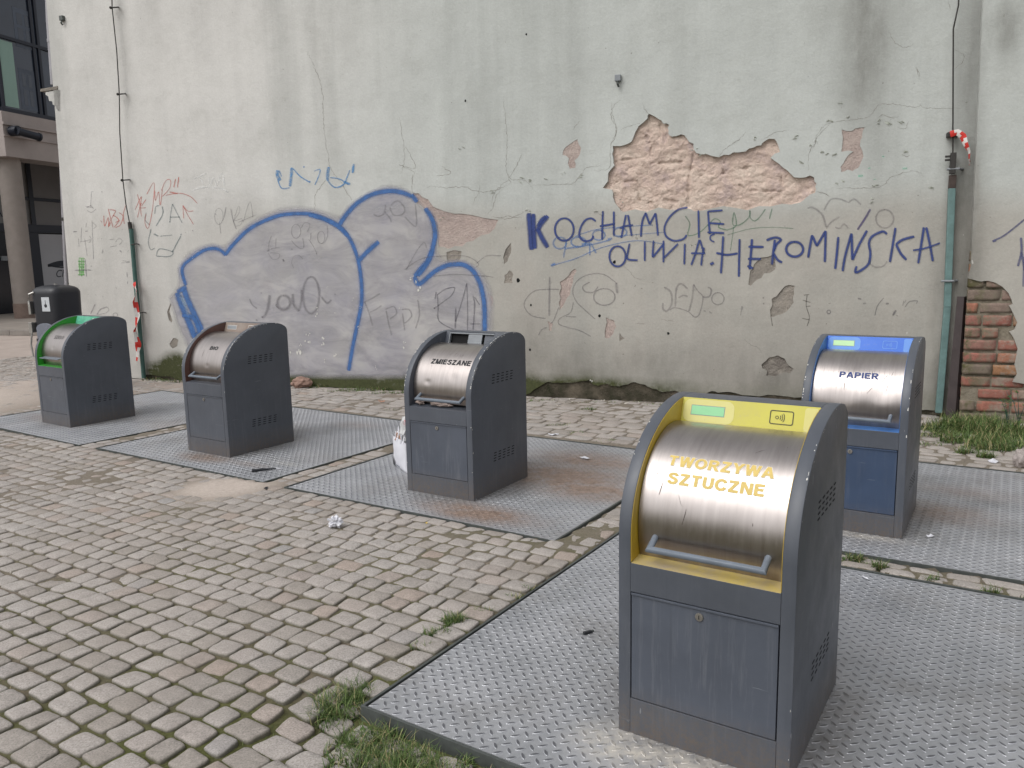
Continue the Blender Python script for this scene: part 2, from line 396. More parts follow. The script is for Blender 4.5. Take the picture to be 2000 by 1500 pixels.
def steel_mat():
    g = G('brushed_steel', 0.3, 1.0, 0.5); o = g.co()
    br = g.noise(g.map(o, (70, 5, 5)), 2.0, 6, 0.75)
    br2 = g.noise(g.map(o, (14, 1.2, 1.2)), 2.0, 5, 0.7)
    c = g.ramp(br2, [(0.3, sr(160, 153, 150)), (0.7, sr(178, 171, 168))])
    c = g.mix(0.35, c, g.ramp(br, [(0.3, 0.84), (0.7, 1.06)]), 'MULTIPLY')
    s = g.sep(o)
    ground_tone = g.math('MULTIPLY', g.ramp(s[2], [(0.68, 1.0), (0.86, 0.0)]), g.ramp(g.noise(g.map(o, (12, 2, 2)), 2, 5), [(0.3, 0.15), (0.7, 0.6)]))  # brown reflection of the ground, painted low on the drum
    c = g.mix(ground_tone, c, sr(132, 116, 102))
    g.set('Base Color', c)
    g.set('Roughness', g.ramp(br, [(0.3, 0.27), (0.7, 0.36)]))
    sc1 = g.math('GREATER_THAN', g.noise(g.map(o, (30, 2.0, 2.0), (3, 0, 1)), 2.0, 2, 0.4), 0.70)
    h = g.math('ADD', g.math('MULTIPLY', br, 0.10), g.math('MULTIPLY', sc1, -0.35))
    g.bump(h, 0.05, 0.002)
    return g.m
MAT['body'] = bin_paint('anthracite_paint', sr(76, 80, 88))
MAT['bodyd'] = bin_paint('anthracite_door_paint', sr(75, 80, 90), 0.9)
MAT['door_blue'] = bin_paint('blue_door_paint', sr(54, 69, 93), 0.4)
MAT['steel'] = steel_mat()
MAT['handle'] = plain('grey_handle_paint', sr(104, 112, 122), 0.42, 0.0, 0.12, 20)
MAT['chip'] = plain('chipped_paint', sr(206, 204, 198), 0.8, 0, 0.2, 60)
MAT['lock'] = plain('lock_steel', sr(150, 146, 140), 0.4, 0.8, 0.15, 60)
def accent(name, c1, c2):
    g = G(name, 0.35, 0, 0.5); o = g.co()
    g.set('Base Color', g.mix(g.ramp(g.noise(o, 38, 6, 0.8), [(0.60, 0.0), (0.74, .55)]), g.mix(g.ramp(g.noise(o, 7, 5, 0.7), [(0.35, 0.0), (0.7, 1.0)]), c1, c2), sr(150, 142, 130))); g.set('Roughness', g.ramp(g.noise(o, 9, 5), [(.3, .3), (.7, .5)])); return g.m
MAT['yellow'] = accent('yellow_paint', sr(186, 156, 46), sr(170, 146, 62)); MAT['yellowp'] = accent('yellow_panel', sr(190, 184, 66), sr(182, 174, 78))
MAT['yellowf'] = accent('faded_yellow_panel', sr(196, 190, 112), sr(198, 192, 122)); MAT['yledge'] = accent('worn_yellow_ledge', sr(184, 164, 92), sr(158, 145, 126))
MAT['blue'] = accent('blue_paint', sr(70, 116, 176), sr(62, 104, 164)); MAT['bluep'] = accent('blue_panel', sr(38, 98, 196), sr(46, 104, 200))
MAT['bluel'] = accent('faded_blue_panel', sr(84, 134, 208), sr(92, 140, 208))
MAT['green'] = accent('green_paint', sr(48, 148, 44), sr(54, 138, 52)); MAT['greenp'] = accent('green_panel', sr(40, 138, 104), sr(90, 170, 140))
MAT['brown'] = accent('brown_paint', sr(96, 68, 60), sr(84, 62, 58)); MAT['brownp'] = accent('brown_panel', sr(110, 92, 82), sr(140, 128, 118))
MAT['lcd'] = plain('display_green', sr(126, 190, 136), 0.2, 0, 0.06, 9, 0, 0.6)
MAT['lcd2'] = plain('display_pale', sr(164, 206, 150), 0.2, 0, 0.06, 9, 0, 0.6)
MAT['ink_black'] = plain('black_lettering', sr(30, 31, 34), 0.6, 0, 0.2, 90)
MAT['ink_yellow'] = plain('yellow_lettering', sr(203, 178, 104), 0.6, 0, 0.1, 60)
MAT['ink_navy'] = plain('navy_lettering', sr(48, 62, 112), 0.6, 0, 0.1, 60)
MAT['scuff'] = plain('dark_scuff', sr(84, 76, 72), .6, .2, .3, 60); MAT['ink_white'] = plain('white_backing', sr(226, 222, 214), 0.6, 0, 0.05, 60)
MAT['ink_dark'] = plain('card_symbol_ink', sr(66, 66, 48), 0.6, 0, 0.1)
MAT['grey'] = plain('grey_plastic', sr(128, 132, 136), 0.5, 0, 0.1)
MAT['slot'] = plain('slot_dark', sr(24, 26, 31), 0.9, 0, 0.1)
# ------------------------------------------------------------------ ground, setts and platforms
PW, PD = 2.4895, 2.4933
PLAT = [(-5.3914, 8.5130, .5988), (-3.0863, 6.9883, .5876), (-0.7929, 5.4698, .5778), (0.4054, 2.2741, .5810), (1.9145, 4.5433, .5643)]
def plat_pts(i, grow=0.0):
    X, Y, a = PLAT[i]; rx = Vector((math.cos(a), -math.sin(a), 0)); dp = Vector((math.sin(a), math.cos(a), 0)); o = Vector((X, Y, 0))
    return [o+rx*(-PW/2-grow)-dp*grow, o+rx*(PW/2+grow)-dp*grow, o+rx*(PW/2+grow)+dp*(PD+grow), o+rx*(-PW/2-grow)+dp*(PD+grow)]
PEN = [[toen(q) for q in plat_pts(i, 0.012)] for i in range(5)]
P4c = PEN[3][0]
SANDP = gnd(440, 952)
def gz(x, y):
    e, n = toen(Vector((x, y, 0)))
    z = 0.0
    fr = PEN[3][0][1]                         # the ground has sunk along the front of the nearest platform
    if n < fr+0.25 and e > P4c[0]-0.5:
        z -= 0.058*smooth(0.55, 0.0, abs(n-fr+0.1))*smooth(P4c[0]-0.45, P4c[0]-0.02, e)*(1-0.45*smooth(P4c[0]+0.2, P4c[0]+0.8, e))
    return z+0.006*fnoise(x*0.6, y*0.6)
def sandf(x, y):
    v = Vector((x-SANDP.x, y-SANDP.y)); r = math.hypot(v.x/0.5, v.y/0.42)
    return smooth(1.0, 0.35, r)
def soil_z(x, y):
    z = gz(x, y)-0.0125+0.0045*smooth(3.4, 5.2, y)+0.005*fnoise(x*9, y*9, 3)+0.0065*smooth(.0, .7, fnoise(x*.9, y*.9, 6)+.15)*smooth(3.2, 5.0, y)
    z += sandf(x, y)*(0.014+0.006*fnoise(x*7, y*7, 8))
    d = math.hypot((x+8.6)/3.2, (y-10.2)/2.9)
    z += smooth(1.0, 0.5, d)*(0.007+0.006*fnoise(x*5, y*5, 2))
    return z
def under_plate(x, y):
    for (X, Y, a) in PLAT:
        dx, dy = x-X, y-Y; u = dx*math.cos(a)-dy*math.sin(a); v = dx*math.sin(a)+dy*math.cos(a)
        if abs(u) < PW/2-.004 and .004 < v < PD-.004: return True
    return False
gx0, gx1, gy0, gy1, gs = -10.0, 7.0, 0.6, 12.6, 0.06
nx = int((gx1-gx0)/gs)+1; ny = int((gy1-gy0)/gs)+1
gvs = []
for j in range(ny):
    for i in range(nx):
        x = gx0+i*gs; y = gy0+j*gs
        ed = (i in (0, nx-1)) or (j in (0, ny-1))
        gvs.append((x, y, -0.013 if ed else (-0.06 if under_plate(x, y) else soil_z(x, y))))
gfs = [(j*nx+i, j*nx+i+1, (j+1)*nx+i+1, (j+1)*nx+i) for j in range(ny-1) for i in range(nx-1)]
bx = gx0+(nx-1)*gs; by = gy0+(ny-1)*gs; L = 700.0; b0 = len(gvs)
gvs += [(-L, -L, -.013), (L, -L, -.013), (L, L, -.013), (-L, L, -.013), (gx0, -L, -.013), (bx, -L, -.013), (gx0, L, -.013), (bx, L, -.013)]
c00, c10, c01, c11 = 0, nx-1, (ny-1)*nx, ny*nx-1
gfs += [(b0, b0+4, c00, c01, b0+6, b0+3), (b0+5, b0+1, b0+2, b0+7, c11, c10), (b0+4, b0+5, c10, c00), (c01, c11, b0+7, b0+6)]
ground = mk('ground', gvs, gfs, MAT['soil'], smooth=True); tag(ground, kind='structure')

def visible(P, m=260):
    d = P-EYEV; z = d.dot(fwd)
    if z < 0.3: return False
    x = 1000+F_PX*d.dot(rgt)/z; y = 750-F_PX*d.dot(upv)/z
    return -m < x < 2000+m and 350 < y < 1500+m*1.3
sv, sf, stint, sskirt = [], [], [], []
def stone(e0, e1, n0, n1, sink=0.0, jit=0.008, rr=0.02):
    c = EN((e0+e1)/2, (n0+n1)/2)
    if not visible(c): return
    near = (c-EYEV).length
    if sandf(c.x, c.y) > 0.55: return
    m = 20 if near < 5.0 else (16 if near < 7.5 else 12)
    w, h = (e1-e0)/2, (n1-n0)/2
    tilt = (random.uniform(-.03, .03), random.uniform(-.03, .03)); z0 = gz(c.x, c.y)-0.001+random.uniform(-.004, .004)-sink
    tint = random.random(); k = random.uniform(5.0, 10.0)
    sk1, sk2 = random.uniform(-.13, .13), random.uniform(-.10, .10)
    seed = random.uniform(0, 99); rot = random.gauss(0, .028)
    out = []
    for i in range(m):
        a = 2*math.pi*(i+0.5)/m; a += .17*math.sin(4*a); ca, sa = math.cos(a), math.sin(a)
        r = (abs(ca)**k+abs(sa)**k)**(-1/k)
        px_, py_ = ca*r, sa*r
        nz = 1+0.07*noise.noise(Vector((ca*1.7+seed, sa*1.7, seed)))+0.035*noise.noise(Vector((ca*5+seed, sa*5, seed)))
        out.append(((px_+sk1*py_)*nz, (py_+sk2*px_)*nz))
    base = len(sv)
    rings = [(1.0, -0.035, 1.0), (1.0, -0.010, 0.8), (0.965, -0.002, 0.25), (0.88, 0.0008, 0.0)]
    if m >= 16: rings.append((0.45, 0.0022, 0.0))
    for s_, dz, skv in rings:
        for (u, v) in out:
            lu, lv = u*w*s_, v*h*s_
            lu, lv = lu-rot*lv, lv+rot*lu
            q = EN((e0+e1)/2+lu, (n0+n1)/2+lv)
            zz = z0+dz+lu*tilt[0]+lv*tilt[1]
            if m >= 16 and s_ < 1: zz += 0.0026*noise.noise(Vector((q.x*26, q.y*26, seed)))
            sv.append((q.x, q.y, zz)); stint.append(tint); sskirt.append(skv)
    sv.append((c.x, c.y, z0+0.0026+(0.0026*noise.noise(Vector((c.x*26, c.y*26, seed))) if m >= 16 else 0))); stint.append(tint); sskirt.append(0.0)
    nr = len(rings)
    for r_ in range(nr-1):
        for i in range(m):
            sf.append((base+r_*m+i, base+r_*m+(i+1) % m, base+(r_+1)*m+(i+1) % m, base+(r_+1)*m+i))
    for i in range(m): sf.append((base+(nr-1)*m+i, base+(nr-1)*m+(i+1) % m, base+nr*m))
def poly_span(poly, n0, n1):
    es = []
    N = len(poly)
    for k in range(N):
        (ea, na), (eb, nb) = poly[k], poly[(k+1) % N]
        if n0 <= na <= n1: es.append(ea)
        for nn in (n0, n1):
            if (na-nn)*(nb-nn) < 0: es.append(ea+(eb-ea)*(nn-na)/(nb-na))
    return (min(es), max(es)) if es else None
def plat_cover(e):
    out = []
    for P in PEN:
        s_ = []
        for k in range(4):
            (ea, na), (eb, nb) = P[k], P[(k+1) % 4]
            if (ea-e)*(eb-e) < 0: s_.append(na+(nb-na)*(e-ea)/(eb-ea))
        if len(s_) == 2: out.append((min(s_), max(s_)))
    return out
def fill_row(ea, eb, n0, n1, ln, joint, sink=0.0, wob=True):
    if eb-ea < 0.05: return
    k = max(1, round((eb-ea)/ln)); cuts = [ea]
    ws = [random.uniform(0.8, 1.22) for _ in range(k)]; t = sum(ws)
    for w_ in ws: cuts.append(cuts[-1]+w_/t*(eb-ea))
    for a, b in zip(cuts, cuts[1:]):
        j = joint*random.uniform(0.6, 1.35)/2
        mid = (a+b)/2; wv = 0.02*noise.noise(Vector((mid*0.9, n0*0.9, 4))) if wob else 0.0
        m0, m1 = n0+j*random.uniform(.6, 1.2)+wv, n1-j*random.uniform(.6, 1.2)+wv
        for (f_, b_) in plat_cover(mid):
            if f_ < m1 and b_ > m0:
                if f_-m0 > m1-b_: m1 = min(m1, f_-.004)
                else: m0 = max(m0, b_+.004)
        if b-a-2*j > 0.03 and m1-m0 > 0.035:
            stone(a+j, b-j, m0, m1, sink+(random.uniform(0, .006) if random.random() < .1 else 0))
def lay(n_from, n_to, rh, e_lo, e_hi, ln, joint, skip=(), sinkf=None):
    k = max(1, round((n_to-n_from)/rh)); step = (n_to-n_from)/k
    for r_ in range(k):
        n0, n1 = n_from+r_*step, n_from+(r_+1)*step
        blocked = []
        for i in range(5):
            s_ = poly_span(PEN[i], (n0+n1)/2-.012, (n0+n1)/2+.012)
            if s_: blocked.append(s_)
        blocked += [b for b in skip]
        blocked.sort(); a = e_lo-random.uniform(0, ln)
        for (b0_, b1_) in blocked+[(e_hi, e_hi+1)]:
            hi = min(b0_, e_hi)
            if hi > a and not (hi-a < 0.42 and n0 > 3.9):
                fill_row(a, hi, n0, n1, ln, joint, sinkf(n0) if sinkf else 0.0)
            a = max(a, b1_)
n_f = sum(PEN[i][k][1] for i in range(3) for k in (0, 1))/6
n_4 = (PEN[3][0][1]+PEN[3][1][1])/2
n_b = max(PEN[i][k][1] for i in range(3) for k in (2, 3))
n_5 = max(PEN[4][2][1], PEN[4][3][1])
lay(n_4-1.9, n_4, 0.126, -14, 3, 0.146, 0.015)
lay(n_4, n_f, 0.126, -16, PEN[3][0][0]+0.05, 0.146, 0.012)
lay(n_f, n_f+2.6, 0.126, -18, PEN[0][0][0]-0.0, 0.146, 0.010, sinkf=lambda n: 0.003)
lay(n_b, n_b+2.6, 0.165, -9.2, PEN[2][1][0]+0.3, 0.24, 0.016)
lay(n_b, n_b+4.0, 0.14, -17, -9.3, 0.15, 0.016, sinkf=lambda n: 0.004)
lay(n_5, n_5+0.36, 0.12, PEN[2][1][0]+0.32, 3.4, 0.19, 0.02)
lay(n_5+0.36, n_5+2.2, 0.17, PEN[2][1][0]+0.32, 3.6, 0.23, 0.022)
# single rows in the gaps between neighbouring platforms
for i in (0, 1, 2):
    n = n_f
    while n < n_b:
        m_ = random.uniform(.12, .19); j = i+1
        e0 = poly_span(PEN[i], n, n+.02); 
        if i < 2: e1 = poly_span(PEN[i+1], n, n+.02); e1 = e1 and e1[0]
        else:
            a_ = poly_span(PEN[3], n, n+.02) or poly_span(PEN[4], n, n+.02); e1 = a_ and a_[0]
        if e0 and e1:
            g_ = e1-e0[1]; k = 1 if g_ < .23 else 2
            for q in range(k):
                a = e0[1]+g_*q/k; b = e0[1]+g_*(q+1)/k
                stone(a+.006, b-.006, n+.007, n+m_-.007, 0.004)
        n += m_
na, nb_ = max(PEN[3][2][1], PEN[3][3][1]), min(PEN[4][0][1], PEN[4][1][1])
rows_ = max(1, round((nb_-na)/.12))
for q in range(rows_): fill_row(PEN[2][1][0]+.02, 2.4, na+(nb_-na)*q/rows_, na+(nb_-na)*(q+1)/rows_, .21, .014, 0.004, wob=False)
setts = mk('cobblestone_paving', sv, sf, MAT['setts'], smooth=True, attrs={'tint': ('POINT', stint), 'skirt': ('POINT', sskirt)})
tag(setts, kind='structure')

# chequer-plate platforms
def tread_mesh():
    vs, fs, tr = [], [], []
    ins = 0.021; x0, x1, y0, y1 = -PW/2+ins, PW/2-ins, ins, PD-ins
    vs += [(x0, y0, 0), (x1, y0, 0), (x1, y1, 0), (x0, y1, 0), (x0, y0, -.02), (x1, y0, -.02), (x1, y1, -.02), (x0, y1, -.02)]
    fs += [(0, 1, 2, 3), (0, 4, 5, 1), (1, 5, 6, 2), (2, 6, 7, 3), (3, 7, 4, 0)]; tr += [0.0]*5
    s = 0.060; hl, hw = 0.0205, 0.0076
    N = 10; prof = []
    for i in range(N):
        a = 2*math.pi*i/N; c_, s_ = math.cos(a), math.sin(a)
        prof.append((c_*hl, s_*hw*(1-0.35*abs(c_)**2)))
    nx_ = int((x1-x0-.03)/s); ny_ = int((y1-y0-.03)/s)
    for k in (0, 1):
        ca, sa = (math.cos(R(45)), math.sin(R(45))) if k == 0 else (math.cos(R(135)), math.sin(R(135)))
        for i in range(nx_+1-k):
            for j in range(ny_+1-k):
                cx = x0+.018+(i+.5*k)*s; cy = y0+.018+(j+.5*k)*s; b = len(vs)
                for sc_, z in ((1.0, 0.0002), (0.70, 0.0028)):
                    for (u, v) in prof:
                        u2, v2 = u*(sc_ if sc_ == 1 else .86), v*sc_
                        vs.append((cx+u2*ca-v2*sa, cy+u2*sa+v2*ca, z))
                for q in range(N): fs.append((b+q, b+(q+1) % N, b+N+(q+1) % N, b+N+q)); tr.append(0.5)
                fs.append(tuple(b+N+q for q in range(N))); tr.append(1.0)
    me = bpy.data.meshes.new('tread_plate'); me.from_pydata(vs, [], fs); me.update()
    a = me.attributes.new('tread', 'FLOAT', 'FACE'); a.data.foreach_set('value', tr)
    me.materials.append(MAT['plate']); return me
TREAD = tread_mesh()
PLABEL = ['chequer plate platform under the green topped bin', 'chequer plate platform under the brown bin marked BIO',
          'brown stained chequer plate platform under the bin marked ZMIESZANE', 'large chequer plate platform under the yellow framed bin',
          'chequer plate platform under the blue framed bin marked PAPIER']
for i, (X, Y, a) in enumerate(PLAT):
    r_ = tag(empty('steel_platform', (X, Y, 0), -a), PLABEL[i], 'platform', 'steel platforms under the bins')
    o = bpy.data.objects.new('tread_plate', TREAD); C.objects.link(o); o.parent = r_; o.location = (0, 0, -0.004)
    f = MB(); t = 0.012; lip = 0.001
    f.box(-PW/2, PW/2, 0, t, -.09, lip).box(-PW/2, PW/2, PD-t, PD, -.09, lip)
    f.box(-PW/2, -PW/2+t, t, PD-t, -.09, lip).box(PW/2-t, PW/2, t, PD-t, -.09, lip)
    f.build('edge_frame', MAT['frame'], r_)
# ------------------------------------------------------------------ the five waste inlets
BW, BD, BH, BT = 0.630, 0.770, 1.206, 0.048
ZH = 0.672; YC, ZC, DR = 0.386, 0.790, 0.331
REAR = [(.62, 1.2025), (.675, 1.192), (.715, 1.178), (.742, 1.163), (.760, 1.145), (BD, 1.12)]
def outer_profile():
    p = [(BD, 0), (0, 0), (0, 0.765)]
    for i in range(1, 19):
        t = math.pi/2*i/18; p.append((0.565-0.565*math.cos(t), 0.765+(BH-0.765)*math.sin(t)))
    return p+REAR
PROF = outer_profile()
def prof_z(y):
    if y <= 0.565: return 0.765+(BH-0.765)*math.sqrt(max(0, 1-((0.565-y)/0.565)**2))
    q = [(.565, BH)]+REAR
    for (a, za), (b, zb) in zip(q, q[1:]):
        if y <= b: return za+(zb-za)*(y-a)/(b-a)
    return REAR[-1][1]
def text_mesh(body, size, bold=0.0, shear=0.0, xs=1.0):
    cu = bpy.data.curves.new('t', 'FONT'); cu.body = body; cu.size = size; cu.offset = bold; cu.shear = shear
    cu.align_x = 'CENTER'; cu.resolution_u = 4; cu.fill_mode = 'FRONT'
    ob = bpy.data.objects.new('t', cu); C.objects.link(ob)
    dg = bpy.context.evaluated_depsgraph_get(); dg.update()
    me = bpy.data.meshes.new_from_object(ob.evaluated_get(dg)); bpy.data.objects.remove(ob); bpy.data.curves.remove(cu)
    for v in me.vertices: v.co.x *= xs
    return me
def poly_in(poly, x, y):
    c = False; j = len(poly)-1
    for i in range(len(poly)):
        if (poly[i][1] > y) != (poly[j][1] > y) and x < (poly[j][0]-poly[i][0])*(y-poly[i][1])/(poly[j][1]-poly[i][1])+poly[i][0]: c = not c
        j = i
    return c
_st = [(.085, 0), (.085, 1)]
GLY = {  # plain bold capitals as stroke centre lines, cap height 1: (width, straight strokes, curved strokes)
 'Z': (.66, [[(0,.915),(.64,.915)],[(.57,.93),(.08,.07)],[(0,.085),(.66,.085)]], []),
 'M': (.86, [_st,[(.10,1.06),(.43,-.06)],[(.76,1.06),(.43,-.06)],[(.775,0),(.775,1)]], []),
 'I': (.17, [_st], []), 'E': (.62, [_st,[(.05,.915),(.61,.915)],[(.05,.52),(.57,.52)],[(.05,.085),(.63,.085)]], []),
 'S': (.68, [], [[(.60,.74),(.52,.88),(.34,.92),(.15,.85),(.11,.71),(.22,.59),(.43,.50),(.57,.40),(.59,.25),(.50,.12),(.33,.08),(.15,.13),(.06,.28)]]),
 'A': (.76, [[(.065,-.06),(.38,1.06)],[(.695,-.06),(.38,1.06)],[(.17,.30),(.59,.30)]], []),
 'N': (.74, [_st,[(.655,0),(.655,1)],[(.09,1.05),(.65,-.05)]], []), 'T': (.66, [[(0,.915),(.66,.915)],[(.33,0),(.33,.95)]], []),
 'W': (.98, [[(.05,1.06),(.25,-.06)],[(.25,-.06),(.49,1.06)],[(.49,1.06),(.73,-.06)],[(.73,-.06),(.93,1.06)]], []),
 'Y': (.70, [[(.03,1.06),(.35,.44)],[(.67,1.06),(.35,.44)],[(.35,0),(.35,.5)]], []),
 'K': (.70, [_st,[(.63,1.06),(.10,.40)],[(.27,.60),(.67,-.06)]], []), 'Ł': (.60, [[(.12,0),(.12,1)],[(.08,.085),(.60,.085)],[(-.04,.40),(.36,.64)]], []),
 'P': (.66, [_st], [[(.05,.915),(.22,.915),(.42,.91),(.56,.82),(.57,.66),(.48,.52),(.30,.48),(.05,.48)]]),
 'R': (.72, [_st,[(.34,.50),(.66,-.06)]], [[(.05,.915),(.22,.915),(.42,.91),(.57,.83),(.58,.67),(.49,.52),(.30,.48),(.05,.48)]]),
 'B': (.68, [_st], [[(.05,.915),(.22,.915),(.41,.91),(.53,.82),(.53,.66),(.42,.55),(.05,.54)],[(.05,.54),(.24,.54),(.45,.53),(.58,.42),(.58,.22),(.45,.10),(.24,.085),(.05,.085)]]),
 'U': (.68, [], [[(.085,1.0),(.085,.70),(.085,.38),(.15,.15),(.34,.08),(.53,.15),(.595,.38),(.595,.70),(.595,1.0)]]),
 'C': (.74, [], [[(.66,.70),(.57,.86),(.39,.92),(.20,.84),(.09,.63),(.09,.37),(.20,.16),(.39,.08),(.57,.14),(.67,.32)]]),
 'O': (.82, [], ['O']), 'Ó': (.82, [[(.37,1.07),(.50,1.23)]], ['O'])}
def stroke_text(body, h=.085):
    """the word as one flat mesh, cap height 1, overlapping strokes merged"""
    polys, xo = [], 0.0; V2, E2 = [], []; holes = []
    for chx in body:
        w, st, cv_ = GLY[chx]; lst = [list(q) for q in st]
        for q in cv_:
            if q == 'O': 
                for rr, dst in ((h, polys), (-h, holes)):
                    dst.append([(xo+.41+(.325+rr)*math.cos(2*math.pi*k/36), .5+(.415+rr)*math.sin(2*math.pi*k/36)) for k in range(36)])
            else: lst.append(crom(q, .04))
        for p in lst:
            n = len(p); L_, R_ = [], []
            for i in range(n):
                a_ = p[max(0, i-1)]; c_ = p[min(n-1, i+1)]; dx, dy = c_[0]-a_[0], c_[1]-a_[1]; l = math.hypot(dx, dy)
                L_.append((xo+p[i][0]-dy/l*h, p[i][1]+dx/l*h)); R_.append((xo+p[i][0]+dy/l*h, p[i][1]-dx/l*h))
            polys.append(L_+R_[::-1])
        xo += w+.16
    for q in polys+holes:
        b = len(V2); V2 += [Vector(v) for v in q]; E2 += [(b+i, b+(i+1) % len(q)) for i in range(len(q))]
    e_ = h-.085
    for y in (-e_, .2, .4, .6, .8, 1+e_):
        b = len(V2); V2 += [Vector((-.5, y)), Vector((xo+.5, y))]; E2.append((b, b+1))
    cv, ce, cf, _, _, _ = delaunay_2d_cdt(V2, E2, [], 0, 1e-6)
    hi = 1.4 if 'Ó' in body else 1+e_
    faces = []
    for f in cf:
        cx = sum(cv[i][0] for i in f)/len(f); cy = sum(cv[i][1] for i in f)/len(f)
        if cy < -e_ or cy > hi: continue
        if any(poly_in(q, cx, cy) for q in polys[:]) and not (any(poly_in(q, cx, cy) for q in holes) and not any(poly_in(q, cx, cy) for q in polys if len(q) != 36)): faces.append(tuple(f))
    used = sorted({i for f in faces for i in f}); mp = {o_: k for k, o_ in enumerate(used)}
    me = bpy.data.meshes.new('lettering'); me.from_pydata([(cv[i][0], cv[i][1], 0) for i in used], [], [tuple(mp[i] for i in f) for f in faces]); me.update()
    return me, xo-.16
def on_drum(name, body, width, cap, x0, deg, mat, parent, halo=None, hollow=False):
    """lettering that follows the curve of the drum; cap = letter height, width = whole line"""
    def lay_(h, mat_, lift, nm):
        m, tot = stroke_text(body, h); kx = width/tot; a0 = R(deg)
        for v in m.vertices:
            x = x0+(v.co.x-tot/2)*kx; a = a0+((v.co.y-.5)*cap)/DR; r = DR+lift
            v.co = Vector((x, YC-r*math.cos(a), ZC+r*math.sin(a)))
        m.materials.append(mat_); o = bpy.data.objects.new(nm, m); C.objects.link(o); o.parent = parent; return o
    o = lay_(.112, mat, 0.0016, name)
    if halo: lay_(halo, MAT['ink_white'], 0.0008, 'lettering_backing')
    if hollow: lay_(.048, MAT['steel'], 0.0022, 'lettering_backing')
    return o
def panel_pt(x, s, out):
    """a point on the sloping control panel: s metres up its face, out metres in front of it"""
    P0 = Vector((0, .469, 1.104)); d = Vector((0, .034, .098)).normalized(); nn = Vector((0, -.098, .034)).normalized()
    q = P0+d*s+nn*out; return (x, q.y, q.z)
def panel_box(mb, x0, x1, s0, s1, o0, o1):
    c = [panel_pt(x, s, o) for o in (o0, o1) for (x, s) in ((x0, s0), (x1, s0), (x1, s1), (x0, s1))]
    mb.add(c, [(0, 3, 2, 1), (4, 5, 6, 7), (0, 1, 5, 4), (1, 2, 6, 5), (2, 3, 7, 6), (3, 0, 4, 7)]); return mb
def ring_shape(mb, pts_o, pts_i, lift):
    n = len(pts_o); vs = [panel_pt(x, s, lift) for x, s in pts_o]+[panel_pt(x, s, lift) for x, s in pts_i]
    mb.add(vs, [(i, (i+1) % n, n+(i+1) % n, n+i) for i in range(n)])
def rrect(cx, cy, w, h, r):
    out = []
    for (sx, sy, a0) in ((1, 1, 0), (-1, 1, 90), (-1, -1, 180), (1, -1, 270)):
        for k in range(5):
            a = R(a0+k*22.5); out.append((cx+sx*(w/2-r)+r*math.cos(a), cy+sy*(h/2-r)+r*math.sin(a)))
    return out
